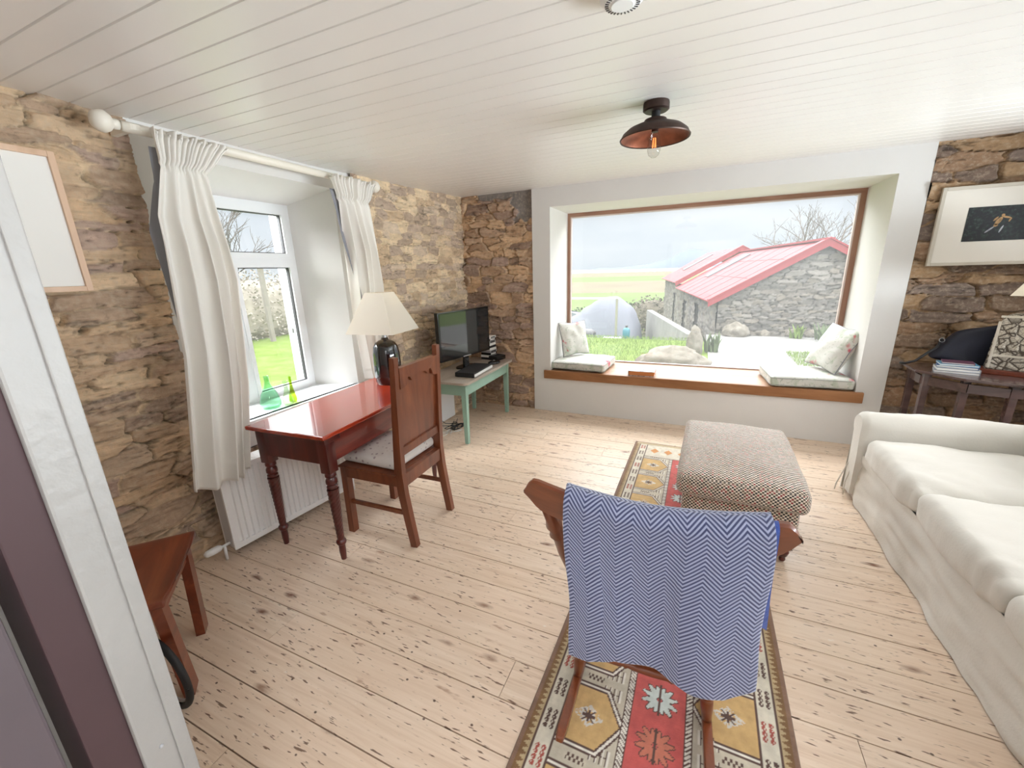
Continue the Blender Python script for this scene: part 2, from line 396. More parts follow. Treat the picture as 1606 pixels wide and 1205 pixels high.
def soft_box(hx, hy, hz, r, n=26, fn=None, uv=None):
    """rounded box centred on the origin; fn(Vector, normal)->Vector reshapes it; uv: scale for box-mapped uvs"""
    bm = bmesh.new(); lay = bm.loops.layers.uv.new('UVMap') if uv else None
    H = (hx, hy, hz); cache = {}
    ns = [max(4, int(n * h / max(H))) for h in H]
    def grid(i, h):   # denser near the rounded rims
        m = ns[i]; t = i
        return m
    def pos(ax, sg, a, b):
        p = [0, 0, 0]; o = [k for k in range(3) if k != ax]
        p[ax] = sg * H[ax]; p[o[0]] = a; p[o[1]] = b
        q = Vector([max(-H[k] + r, min(H[k] - r, p[k])) for k in range(3)]); d = Vector(p) - q
        d = d.normalized() if d.length > 1e-9 else Vector((0, 0, 0))
        v = q + d * r
        if fn: v = fn(v, d)
        return v
    def ticks(h, m):
        t = [-h + (h * 2) * k / m for k in range(m + 1)]
        k = 4; edge = [-h + r * j / k for j in range(k)]
        return edge + [x for x in t if abs(x) <= h - r * 1.01] + [-x for x in reversed(edge)]
    for ax in range(3):
        o = [k for k in range(3) if k != ax]; ta, tb = ticks(H[o[0]], ns[o[0]]), ticks(H[o[1]], ns[o[1]])
        for sg in (-1, 1):
            g = {}
            for i, a in enumerate(ta):
                for j, b in enumerate(tb):
                    p = [0, 0, 0]; p[ax] = sg * H[ax]; p[o[0]] = a; p[o[1]] = b
                    key = tuple(round(x, 5) for x in p)
                    if key not in cache: cache[key] = bm.verts.new(pos(ax, sg, a, b))
                    g[i, j] = (cache[key], a, b)
            for i in range(len(ta) - 1):
                for j in range(len(tb) - 1):
                    q = [g[i, j], g[i + 1, j], g[i + 1, j + 1], g[i, j + 1]]
                    try: f = bm.faces.new([x[0] for x in q])
                    except ValueError: continue
                    if lay:
                        for lp, x in zip(f.loops, q): lp[lay].uv = ((x[1] + 7.0) * uv, (x[2] + 7.0) * uv)
    return bm
def nz(p, s=1.0, o=0.0): return mnoise.noise(Vector((p[0] * s + o, p[1] * s + o * 1.7, p[2] * s - o)))

def copy_tree(o, parent=None):
    c = o.copy(); COL.objects.link(c)
    if parent: c.parent = parent
    for ch in list(o.children): copy_tree(ch, c)
    return c

def grid_mesh(name, P, col, mat, holes=None, uvs=None):
    """P: (n,m,3) array; col: (n,m,3) per-vertex colours or None; holes: (n-1,m-1) bool mask of faces to leave out"""
    n, m = P.shape[:2]; idx = np.arange(n * m).reshape(n, m)
    q = np.stack([idx[:-1, :-1], idx[1:, :-1], idx[1:, 1:], idx[:-1, 1:]], -1)
    q = q[~holes] if holes is not None else q.reshape(-1, 4)
    me = bpy.data.meshes.new(name); me.from_pydata(P.reshape(-1, 3).tolist(), [], q.reshape(-1, 4).tolist())
    if col is not None:
        a = me.color_attributes.new('tint', 'FLOAT_COLOR', 'POINT')
        c = np.ones((n * m, 4), np.float32); c[:, :3] = col.reshape(-1, 3); a.data.foreach_set('color', c.ravel())
    if uvs is not None:
        u = me.uv_layers.new(name='UVMap'); li = np.empty(len(me.loops), np.int32); me.loops.foreach_get('vertex_index', li)
        u.data.foreach_set('uv', uvs.reshape(-1, 2)[li].astype(np.float32).ravel())
    for p in me.polygons: p.use_smooth = True
    return link(name, me, mat)

# ------------------------------------------------------------------ rubble stone
def vnoise(x, y, seed):
    r = np.random.RandomState(seed); T = r.rand(64, 64)
    xi = np.floor(x).astype(int); yi = np.floor(y).astype(int); fx = x - xi; fy = y - yi
    fx = fx * fx * (3 - 2 * fx); fy = fy * fy * (3 - 2 * fy)
    g = lambda a, b: T[a % 64, b % 64]
    return (g(xi, yi) * (1 - fx) + g(xi + 1, yi) * fx) * (1 - fy) + (g(xi, yi + 1) * (1 - fx) + g(xi + 1, yi + 1) * fx) * fy
def fbm(x, y, seed, o=3):
    s = 0; a = 0.5
    for k in range(o): s = s + a * vnoise(x * 2 ** k, y * 2 ** k, seed + k); a *= 0.5
    return s / (1 - 0.5 ** o)
def hexlin(cols): return np.array([[lin(a), lin(b), lin(c)] for a, b, c in cols])
def rubble(U, V, seed, hmin, hmax, wmin, wmax, cols, mortar, depth=0.03, joint=0.16, patches=(), pw=2.6, gain=1.0, strata=0.0):
    r = np.random.RandomState(seed); u0, u1, v0, v1 = U.min(), U.max(), V.min(), V.max()
    su = []; v = v0 - 0.05
    while v < v1 + 0.1:
        h = r.uniform(hmin, hmax); u = u0 - r.rand() * 0.4
        while u < u1 + 0.3:
            w = r.uniform(wmin, wmax) * (0.6 + 0.5 * (h / hmax))
            su.append((u + w / 2, v + h / 2 + r.uniform(-0.25, 0.25) * h, w / 2, h / 2 * r.uniform(0.8, 1.25), r.rand(), r.rand(), r.uniform(-1, 1), r.uniform(-1, 1)))
            u += w
        v += h
    s = np.array(su)
    Uw = U + 0.05 * (fbm(U * 6, V * 9, seed + 5) - 0.5) * 2 * min(1, wmax * 3); Vw = V + 0.035 * (fbm(U * 5 + 9, V * 7, seed + 9) - 0.5) * 2 * (hmax / 0.1)
    F1 = np.full(U.shape, 1e9); F2 = np.full(U.shape, 1e9); I = np.zeros(U.shape, int)
    for k in range(len(s)):
        a = np.abs(Uw - s[k, 0]) / s[k, 2]; b = np.abs(Vw - s[k, 1]) / s[k, 3]
        sel = (a < 3.2) & (b < 3.2)
        if not sel.any(): continue
        d = np.full(U.shape, 1e9); d[sel] = (a[sel] ** pw + b[sel] ** pw) ** (1 / pw)
        less = d < F1; F2 = np.where(less, F1, np.minimum(F2, d)); F1 = np.where(less, d, F1); I = np.where(less, k, I)
    e = F2 - F1; jw = joint * (0.4 + 1.2 * fbm(U * 4, V * 4, seed + 21))
    t = np.clip(e / jw, 0, 1); t = t * t * (3 - 2 * t)
    su_, sv_ = s[I, 0], s[I, 1]
    face = 0.35 * s[I, 4] + 0.35 + 0.5 * (s[I, 6] * (U - su_) + 1.5 * s[I, 7] * (V - sv_)) / 0.1
    H = depth * t * np.clip(face, 0.1, 1.4) + 0.006 * (fbm(U * 30, V * 60, seed + 30) - 0.5) + strata * (np.abs(fbm(U * 5 + 3, V * 38 + U * 4, seed + 33, 4) - 0.5) * 2)
    cc = hexlin(cols); c = cc[(s[I, 5] * len(cc)).astype(int) % len(cc)]
    c = c * (0.8 + 0.45 * fbm(U * 9, V * 40, seed + 40))[..., None] * (0.85 + 0.3 * fbm(U * 50, V * 50, seed + 45))[..., None]
    mo = hexlin([mortar])[0] * (0.72 + 0.55 * fbm(U * 14, V * 14, seed + 50))[..., None]
    tt = np.clip((t - 0.25) * 1.6, 0, 1)[..., None]
    c = c * tt + mo * (1 - tt)
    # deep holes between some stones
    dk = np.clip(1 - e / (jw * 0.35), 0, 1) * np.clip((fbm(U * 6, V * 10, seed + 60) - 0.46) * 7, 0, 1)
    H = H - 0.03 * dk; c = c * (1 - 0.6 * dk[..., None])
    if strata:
        seam_shade = np.clip(1 - np.abs(fbm(U * 3.2, V * 30 + 2 * fbm(U * 3, V * 3, seed + 81), seed + 80, 4) - 0.5) * 26, 0, 1) * np.clip((fbm(U * 5, V * 8, seed + 90) - 0.42) * 6, 0, 1)
        c = c * (1 - 0.55 * seam_shade[..., None]); H = H - 0.012 * seam_shade  # slate seams, with crevice shade painted into the stone colour
    for inside, pc, ph in patches:
        k = inside(U, V); c = np.where(k[..., None], hexlin([pc])[0] * (0.8 + 0.4 * fbm(U * 12, V * 12, seed + 70))[..., None], c); H = np.where(k, ph, H)
    return H, np.clip(c * gain, 0, 0.9)

def ceil_z(y):
    if y < 2.3: return 2.30
    t = min(1.0, (y - 2.3) / 1.9); return 2.30 + 0.05 * t

# ------------------------------------------------------------------ room shell
XL, YB, XR = -2.53, 4.22, 2.55
Y0 = 0.193                       # room side of the wall the doorway is in
WCOL = [(176, 152, 126), (164, 140, 116), (184, 160, 132), (154, 132, 112), (170, 148, 126), (158, 136, 122), (178, 152, 124), (144, 124, 108)]
MORT = (186, 164, 136)
du = 0.0075
# left wall: u = y, v = z
def left_wall(y0, y1, z0, z1, seed, hr, wr, cols, mort, holes=(), bend=False, depth=0.045, name='wall_left', joint=0.2):
    ys = np.arange(y0, y1 + du, du); zs = np.arange(z0, z1 + du, du)
    U, V = np.meshgrid(ys, zs, indexing='ij')
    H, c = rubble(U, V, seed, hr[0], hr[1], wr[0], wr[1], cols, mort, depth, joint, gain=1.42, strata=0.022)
    X = XL + H - 0.012
    if bend: X = X + 0.055 * np.clip((U - 3.2) / 1.0, 0, 1)
    X = X + 0.05 * np.clip(1 - V / 0.5, 0, 1) ** 1.5
    P = np.stack([X, U, V], -1)
    hm = np.zeros((len(ys) - 1, len(zs) - 1), bool); uc = (U[:-1, :-1] + U[1:, 1:]) / 2; vc = (V[:-1, :-1] + V[1:, 1:]) / 2
    for a, b, e, f in holes: hm |= (uc > a) & (uc < b) & (vc > e) & (vc < f)
    o = grid_mesh(name, P, c, M['stone'], hm); return struct(o)
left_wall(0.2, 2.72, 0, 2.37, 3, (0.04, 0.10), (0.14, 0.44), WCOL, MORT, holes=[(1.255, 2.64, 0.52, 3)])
FCOL = [(188, 168, 140), (172, 150, 124), (196, 176, 148), (154, 136, 118), (180, 162, 142), (160, 142, 126)]
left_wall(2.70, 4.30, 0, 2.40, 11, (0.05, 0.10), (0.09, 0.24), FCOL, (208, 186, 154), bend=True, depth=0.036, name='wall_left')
# back wall, left and right of the plaster panel: u = x
def back_wall(x0, x1, seed, hr, wr, cols, mort, patches=(), name='wall_back', joint=0.2):
    xs = np.arange(x0, x1 + du, du); zs = np.arange(0, 2.41, du)
    U, V = np.meshgrid(xs, zs, indexing='ij')
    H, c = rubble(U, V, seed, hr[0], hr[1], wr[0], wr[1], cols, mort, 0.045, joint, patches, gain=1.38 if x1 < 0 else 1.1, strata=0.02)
    return struct(grid_mesh(name, np.stack([U, YB + 0.03 - H, V], -1), c, M['stoneb']))
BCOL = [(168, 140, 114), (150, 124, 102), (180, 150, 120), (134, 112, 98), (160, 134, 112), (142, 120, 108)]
pt = lambda U, V: ((U > -1.83 + 0.05 * np.sin(V * 30)) & (V > 2.06 + 0.5 * (-1.65 - U) * 0 + 0.02 * np.sin(U * 60))) | ((V > 2.29 + 0.01 * np.sin(U * 30)) & (U > -2.25))
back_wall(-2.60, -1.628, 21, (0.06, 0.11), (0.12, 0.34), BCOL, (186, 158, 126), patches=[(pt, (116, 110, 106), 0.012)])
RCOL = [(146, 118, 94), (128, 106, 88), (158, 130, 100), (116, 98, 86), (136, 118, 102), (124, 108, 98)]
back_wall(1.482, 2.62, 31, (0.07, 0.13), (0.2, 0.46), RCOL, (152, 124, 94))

# plaster surround of the big window, on the back wall
YW = 4.84
bm = bmesh.new()
px0, px1, ox0, ox1, oz0, oz1 = -1.625, 1.478, -1.43, 1.29, 0.385, 2.165
box(bm, px0, ox0, YB - 0.012, YW + 0.12, 0, 2.37); box(bm, ox1, px1, YB - 0.012, YW + 0.12, 0, 2.37)
box(bm, ox0, ox1, YB - 0.012, YW + 0.12, oz1, 2.37); box(bm, ox0, ox1, YB - 0.012, YW + 0.12, 0, oz0)
struct(obj('trim_1', bm, M['plaster']))
# masonry outside so that no light leaks round the stone
bm = bmesh.new(); box(bm, -2.95, px0, YB + 0.05, YW + 0.12, -0.5, 2.6); box(bm, px1, 2.9, YB + 0.05, YW + 0.12, -0.5, 2.6)
box(bm, px0, px1, YB + 0.05, YW + 0.12, 2.37, 2.6); box(bm, px0, px1, YB + 0.05, YW + 0.12, -0.5, 0.0)
struct(obj('wall_outer', bm, M['concrete']))

# big fixed window
bm = bmesh.new(); fz1 = 2.205
box(bm, -1.47, 1.33, YW, YW + 0.07, 2.125, fz1)
struct(obj('window_1', bm, M['frameoak']))
w1 = bpy.data.objects['window_1']
for x0, x1 in ((-1.47, -1.395), (1.245, 1.33)):
    obj('window_frame', bx(x0, x1, YW, YW + 0.07, 0.40, 2.125), M['frameoak_z'], w1)
obj('window_frame', bx(-1.395, 1.245, YW, YW + 0.07, 0.40, 0.478), M['frameoak'], w1)
bm = bmesh.new()
for a in ((-1.395, -1.383, 0.478, 2.125), (1.233, 1.245, 0.478, 2.125)): box(bm, a[0], a[1], YW - 0.004, YW + 0.03, a[2], a[3])
box(bm, -1.383, 1.233, YW - 0.004, YW + 0.03, 2.113, 2.125); box(bm, -1.383, 1.233, YW - 0.004, YW + 0.03, 0.478, 0.487)
obj('window_bead', bm, plain('pale glazing bead', S(206, 190, 184), 0.5), w1)
obj('window_pane', bx(-1.39, 1.24, YW + 0.033, YW + 0.037, 0.48, 2.12), M['pane'], w1)

# window seat board
sb = thing('window_seat', 'long pine window seat board with a thick brown front edge under the big window', 'window seat', (0, YB, 0.385))
b1 = obj('seat_edge', bx(-1.50, 1.345, -0.04, 0.0, 0.0, 0.092, 0.006), M['pineboard'], sb, label='thick knotty brown front edge')
for k in range(4):
    obj('seat_plank', bx(-1.428, 1.288, 0.0 + k * 0.153, 0.0 + k * 0.153 + 0.151, 0.06, 0.09, 0.002), M['sillwood'], sb)

# floor: boards running along x
bm = bmesh.new(); lay = bm.verts.layers.float_color.new('tint')
y = -1.0; k = 0
while y < 4.26:
    w = rnd.choice((0.165, 0.17, 0.175, 0.168)); x = -2.75 - rnd.random() * 1.5
    while x < 2.6:
        L = rnd.uniform(1.6, 3.6); y1 = min(y + w, 4.26)
        t = (rnd.random(), rnd.random(), rnd.random(), 1)
        vs = box(bm, max(x, -2.75) + 0.001, min(x + L, 2.62) - 0.001, y + 0.0022, y1 - 0.0022, -0.025, rnd.uniform(-0.0015, 0.0), 0.0)
        for v in vs: v[lay] = t
        x += L
    y += w; k += 1
struct(obj('floor', bm, M['floor']))
struct(obj('floor', bx(-2.8, 2.65, -1.05, 4.3, -0.06, -0.012), M['floorgap']))

# ceiling: painted boards along x with grooves
bm = bmesh.new(); y = -1.0; rows = []
while y < 4.26:
    rows += [(y, 0.0, 0.006), (y + 0.003, 0.0, 0), (y + 0.0985, 0, 0), (y + 0.1015, 0, 0.006)]; y += 0.1035
prev = None
for yy, _, g in rows:
    z = ceil_z(yy) + g; a = bm.verts.new((-2.75, yy, z)); b = bm.verts.new((2.62, yy, z))
    if prev: bm.faces.new((prev[0], prev[1], b, a))
    prev = (a, b)
bmesh.ops.recalc_face_normals(bm, faces=bm.faces)
struct(obj('ceiling', bm, M['ceiling']))
struct(obj('ceiling', bx(-3.1, 2.9, -1.2, 4.9, 2.385, 2.5), M['ceiling']))

# right wall (outside the picture) with added fill-light openings, wall round the doorway, hall
bm = bmesh.new()
for a in ((-1.1, 0.5, 0, 2.4), (0.5, 3.6, 0, 0.85), (0.5, 3.6, 2.15, 2.4), (3.6, 4.3, 0, 2.4), (1.95, 2.15, 0.85, 2.15)): box(bm, XR, XR + 0.12, a[0], a[1], a[2], a[3])
struct(obj('wall_right', bm, M['plaster']))
bm = bmesh.new()
box(bm, -2.56, -0.62, 0.11, Y0 - 0.01, 0, 2.38); box(bm, 0.62, XR, 0.11, Y0 - 0.01, 0, 2.38); box(bm, -0.62, 0.62, 0.11, Y0 - 0.01, 2.02, 2.38)
struct(obj('wall_front', bm, M['plaster']))
bm = bmesh.new(); box(bm, -1.7, -1.6, -1.1, 0.11, 0, 2.38); box(bm, 1.4, 1.5, -1.1, 0.11, 0, 2.38); box(bm, -1.7, 1.5, -1.2, -1.1, 0, 2.38)
struct(obj('wall_hall', bm, plain('hall plaster', S(224, 222, 220), 0.8)))

# door frame beside the camera
t = bmesh.new()
box(t, -0.66, -0.604, 0.146, 0.195, 0, 2.02, 0.003)
dj = struct(obj('trim_2', t, M['postpaint']))
obj('bead', bx(-0.604, -0.600, 0.1785, 0.194, 0, 2.02, 0.0015), M['postpaint'], dj)
bm = bmesh.new(); lathe(bm, [(0, 0), (0.0025, 0.0005), (0.002, 0.002), (0, 0.0026)], 10)
obj('nail_head', bm, M['silver'], dj, loc=(-0.604, 0.165, 0.955), rot=(0, PI / 2, 0))
struct(obj('trim_3', bx(-0.70, -0.612, 0.108, 0.147, 0, 2.02, 0.002), M['darkjamb']))
d = struct(obj('door_1', bx(-0.655, -0.612, -0.72, 0.092, 0.01, 2.0, 0.003), M['darkdoor']))

# ------------------------------------------------------------------ left window
XW = -2.86
bm = bmesh.new()
ya, yb_, za, zb = 1.255, 2.66, 0.52, 2.33       # plaster zone on the wall face
oa, ob = 1.42, 2.47                              # opening at the room face
fa, fb, fz0, fz1 = 1.36, 2.335, 0.70, 2.075      # window frame outline at X = XW
def quad(*p): bm.faces.new([bm.verts.new(q) for q in p])
XF = XL + 0.004
lz = 2.178; sz = 0.69
# face of the plaster, left / right / above / below the opening
for a in ((ya, oa, za, zb), (ob, yb_, za, zb), (oa, ob, lz, zb), (oa, ob, za, sz)): box(bm, XF - 0.03, XF, a[0], a[1], a[2], a[3])
# reveals
XO = XW - 0.10
def reveal(p):
    quad(*p)
reveal([(XF - .001, oa, sz), (XF - .001, oa, lz), (XO, fa, fz1 + .04), (XO, fa, sz)])
reveal([(XF - .001, ob, sz), (XF - .001, ob, lz), (XW, fb, fz1), (XW, fb, sz)])
reveal([(XF - .001, oa, lz), (XF - .001, ob, lz), (XW, fb, fz1), (XW, fa, fz1)])
struct(obj('trim_4', bm, M['plaster']))
# sill
struct(obj('trim_5', bx(XO, XL + 0.03, fa - 0.05, ob + 0.005, 0.655, sz, 0.004), M['white']))
# masonry behind
bm = bmesh.new()
for a in ((-1.2, fa, -0.6, 2.6), (fb, 5.0, -0.6, 2.6), (fa, fb, fz1, 2.6), (fa, fb, -0.6, 0.655)): box(bm, XW - 0.14, XW, a[0], a[1], a[2], a[3])
for a in ((-1.2, fa - 0.02, -0.6, 2.6), (ob + 0.02, 5.0, -0.6, 2.6), (fa - 0.02, ob + 0.02, lz + 0.02, 2.6), (fa - 0.02, ob + 0.02, -0.6, 0.655)): box(bm, XW, XL - 0.05, a[0], a[1], a[2], a[3])
struct(obj('wall_outer', bm, M['concrete']))
# frame and casements
w2 = struct(obj('window_2', (lambda b: (box(b, XW - 0.07, XW, fb - 0.045, fb, fz0 - .01, fz1), box(b, XW - 0.07, XW, fa, fa + 0.045, fz0 - .01, fz1), box(b, XW - 0.07, XW, fa + .045, fb - .045, fz1 - 0.045, fz1),
     box(b, XW - 0.07, XW, fa + .045, fb - .045, fz0 - .01, fz0 + .03), b)[-1])(bmesh.new()), M['white']))
mid = 1.80
def casement(y0, y1, z0, z1, t=0.045):
    b = bmesh.new()
    for a in ((y0, y0 + t, z0, z1), (y1 - t, y1, z0, z1), (y0 + t, y1 - t, z0, z0 + t), (y0 + t, y1 - t, z1 - t, z1)): box(b, XW - 0.06, XW + 0.012, *a)
    c = obj('casement', b, M['white'], w2)
    b = bmesh.new(); g = 0.006
    for a in ((y0 + t, y0 + t + g, z0 + t, z1 - t), (y1 - t - g, y1 - t, z0 + t, z1 - t), (y0 + t, y1 - t, z0 + t, z0 + t + g), (y0 + t, y1 - t, z1 - t - g, z1 - t)): box(b, XW - 0.03, XW - 0.005, *a)
    obj('gasket', b, M['gasket'], c)
    obj('window_pane', bx(XW - 0.026, XW - 0.022, y0 + t, y1 - t, z0 + t, z1 - t), M['panec'], c)
obj('transom', bx(XW - 0.07, XW + 0.004, fa + .045, fb - .045, 1.655, 1.70), M['white'], w2)
obj('mullion', bx(XW - 0.07, XW + 0.004, mid - 0.04, mid + 0.04, fz0, 1.655), M['white'], w2)
casement(fa + 0.04, fb - 0.04, 1.695, fz1 - 0.04, 0.035)
casement(mid + 0.035, fb - 0.04, fz0 + 0.02, 1.66, 0.03); casement(fa + 0.04, mid - 0.035, fz0 + 0.02, 1.66, 0.03)

# ------------------------------------------------------------------ curtains and pole
pl = thing('curtain_pole', 'long white curtain pole with round white ball ends above the left window', 'curtain pole', (-2.36, 1.9, 2.215))
b = bmesh.new(); tube(b, [(0, -0.74, 0), (0, 0.78, 0)], 0.022, 16); obj('pole', b, M['pole'], pl, smooth=True)
for yy in (-0.80, 0.83):
    b = bmesh.new(); s = 1 if yy > 0 else -1
    lathe(b, [(0, -0.055), (0.02, -0.05), (0.022, -0.035), (0.018, -0.03), (0.034, -0.018), (0.044, 0.0), (0.041, 0.02), (0.03, 0.037), (0, 0.046)], 20)
    o = obj('ball_finial', b, M['pole'], pl, smooth=True, loc=(0, yy, 0)); o.rotation_euler = (-s * PI / 2, 0, 0)
for yy in (-0.70, 0.72):
    b = bmesh.new(); box(b, -0.16, -0.01, yy - 0.012, yy + 0.012, -0.012, 0.012, 0.003); lathe(b, [(0.03, -0.012), (0.03, 0.012)], 20, (0, yy, 0)); obj('bracket', b, M['pole'], pl)

def curtain(label, yl, yr, ztop, zbot, X0, npl, seed, xb=0.0):
    """yl/yr: list of (z, y) edges"""
    th = thing('curtain', label, 'curtain', (X0, (yl[0][1] + yr[0][1]) / 2, ztop), group='linen curtains at the left window')
    lz_ = [p[0] for p in yl][::-1]; ly_ = [p[1] for p in yl][::-1]; rz_ = [p[0] for p in yr][::-1]; ry_ = [p[1] for p in yr][::-1]
    n, m = 260, 120; P = np.zeros((n, m, 3)); U = np.linspace(0, 1, n)
    head = 0.135
    for j in range(m):
        s = (j / (m - 1)) ** 1.15; z = ztop - (ztop - zbot) * s; d = ztop - z
        a = np.interp(z, lz_, ly_); b_ = np.interp(z, rz_, ry_)
        w = min(1.0, max(0.0, (d - head) / 0.35)); hd = 1 - min(1.0, max(0.0, (d - head + 0.02) / 0.05))
        u = U
        ph = u * npl * 2 * PI + 0.9 * np.sin(u * 7 + seed) + 0.25 * np.sin(d * 3 + u * 5 + seed)
        body = 0.5 * np.sin(ph) + 0.16 * np.sin(ph * 1.7 + seed + d) + 0.3 * np.sin(u * 9 + d * 1.3 + seed) + 0.12 * np.sin(u * 31 - d * 2.2 + seed)
        fine = np.sin(u * 17 * 2 * PI + 2 * np.sin(u * 11 + seed))
        amp = 0.018 + 0.036 * w + 0.006 * min(1.5, d)
        flare = max(0.0, 1 - d / 0.035)
        x = amp * body * (1 - hd) + hd * (0.011 * fine * (1 + 1.2 * flare) + 0.016 * body)
        if abs(d - head) < 0.02: x = x - 0.012 * (1 - abs(d - head) / 0.02)
        x = x + 0.01 * np.sin(PI * u) + xb * (s ** 1.5)
        x = x + 0.03 * w * np.sin(PI * u)
        yy = a + (b_ - a) * u + 0.010 * np.cos(ph) * w + 0.004 * hd * np.cos(u * 40)
        zz = z + (0.010 * np.sin(u * 50 + seed) if d < 0.01 else 0) + (0.012 * np.sin(ph * 0.5 + 1) * s if j > m - 8 else 0)
        P[:, j, 0] = x + 0.02; P[:, j, 1] = yy - th.location.y; P[:, j, 2] = zz - ztop
    o = grid_mesh('curtain_panel', P, None, M['linen']); o.parent = th
    md = o.modifiers.new('th', 'SOLIDIFY'); md.thickness = 0.003
    # grey blackout lining, seen along the outer edge
    Q = np.zeros((12, m, 3))
    for i in range(12):
        for j in range(m):
            k = P[0, j]; s = j / (m - 1)
            Q[i, j] = (-0.018 - 0.004 * math.sin(s * 9), k[1] - 0.015 * max(0.0, 1 - s * 1.25) * min(1, s * 8) + i * 0.006 + 0.16 * max(0, s - 0.28), k[2] * 0.96 - 0.07)
    o2 = grid_mesh('curtain_lining', Q[:, :int(m * 0.62)], None, M['lining']); o2.parent = th; o2['label'] = 'grey lining'
    return th
curtain('wide cream linen curtain hanging left of the window, grey lining showing at its edge',
        [(2.20, 1.22), (2.06, 1.225), (1.84, 1.155), (1.2, 1.115), (0.52, 1.015)], [(2.20, 1.56), (2.06, 1.44), (1.55, 1.48), (1.0, 1.42), (0.52, 1.32)], 2.205, 0.515, -2.30, 4.5, 1.3, 0.04)
curtain('narrow cream linen curtain hanging right of the window behind the table lamp',
        [(2.20, 2.24), (2.06, 2.29), (1.61, 2.33), (1.24, 2.36), (0.72, 2.46)], [(2.20, 2.645), (2.06, 2.57), (1.49, 2.66), (0.72, 2.70)], 2.205, 0.72, -2.30, 4.0, 4.1, -0.14)

# ------------------------------------------------------------------ radiator
rd = thing('radiator', 'white ribbed panel radiator low on the wall under the left window', 'radiator', (-2.30, 1.17, 0.0), -math.atan2(0.085, 0.73))
RL, RT, RB = 0.82, 0.545, 0.055
b = bmesh.new(); nrib = 24; prof = []
for i in range(nrib):
    y0 = 0.02 + (RL - 0.04) * i / nrib; w = (RL - 0.04) / nrib
    prof += [(y0, 0.0), (y0 + w * 0.3, 0.0), (y0 + w * 0.45, -0.011), (y0 + w * 0.85, -0.011), (y0 + w, 0.0)]
lo, hi = RB + 0.035, RT - 0.03
for (ya1, xa1), (yb1, xb1) in zip(prof, prof[1:]):
    f = [(xa1, ya1, lo), (xb1, yb1, lo), (xb1, yb1, hi), (xa1, ya1, hi)]; b.faces.new([b.verts.new(q) for q in f])
box(b, -0.014, 0.001, 0, RL, RB, lo, 0.003); box(b, -0.014, 0.001, 0, RL, hi, RT, 0.003); box(b, -0.014, 0.0005, 0, 0.02, lo, hi); box(b, -0.014, 0.0005, RL - 0.02, RL, lo, hi)
obj('front_panel', b, M['radiator'], rd)
obj('side_panel', bx(-0.10, -0.014, 0.0, 0.012, RB + 0.01, RT, 0.002), plain('grey side plate', S(196, 196, 198), 0.4), rd)
obj('side_panel', bx(-0.10, -0.014, RL - 0.012, RL, RB + 0.01, RT, 0.002), M['radiator'], rd)
b = bmesh.new(); box(b, -0.10, -0.014, 0.0, RL, RT - 0.008, RT); 
for k in range(26): box(b, -0.09, -0.024, 0.02 + k * 0.03, 0.035 + k * 0.03, RT, RT + 0.001)
obj('top_grille', b, M['radiator'], rd)
obj('back_panel', bx(-0.115, -0.10, 0, RL, RB, RT), M['radiator'], rd)
b = bmesh.new(); tube(b, [(-0.05, 0.01, 0.09), (-0.05, -0.045, 0.09)], 0.008, 10); tube(b, [(-0.05, -0.03, 0.09), (-0.05, -0.032, 0.0)], 0.008, 10)
vp = obj('valve_pipe', b, M['radiator'], rd, smooth=True)
b = bmesh.new(); lathe(b, [(0, 0), (0.012, 0), (0.019, 0.012), (0.021, 0.045), (0.018, 0.075), (0.01, 0.085), (0, 0.086)], 18)
obj('thermostat_head', b, M['radiator'], rd, smooth=True, loc=(-0.05, -0.045, 0.09), rot=(PI / 2, 0, 0))
b = bmesh.new(); tube(b, [(-0.05, RL + 0.03, 0.09), (-0.05, RL + 0.03, 0.0)], 0.008, 10); tube(b, [(-0.05, RL - 0.01, 0.09), (-0.05, RL + 0.04, 0.09)], 0.011, 10); obj('valve_pipe', b, M['radiator'], rd, smooth=True)
# bright enamel back part between wall and radiator is stone

# ------------------------------------------------------------------ desk
DK = thing('desk', 'long red mahogany writing table with rope-twist legs under the left window', 'desk', (-2.215, 1.31, 0), math.atan2(0.06, 1.0))
DW, DL, DZ = 0.555, 1.13, 0.775
obj('table_top', bx(0, DW, 0, DL, DZ - 0.022, DZ, 0.007), M['mahogany'], DK)
for a, m_ in (((0.04, DW - 0.04, 0.035, 0.055), 'mahogany_leg'), ((0.04, DW - 0.04, DL - 0.055, DL - 0.035), 'mahogany_leg'), ((0.035, 0.055, 0.06, DL - 0.06), 'mahogany_apron'), ((DW - 0.06, DW - 0.035, 0.06, DL - 0.06), 'mahogany_apron')):
    obj('apron', bx(*a, 0.60, DZ - 0.022), M[m_], DK)
obj('drawer_runner', bx(DW - 0.045, DW - 0.006, 0.01, 0.12, DZ - 0.05, DZ - 0.022, 0.003), M['mahogany_leg'], DK)
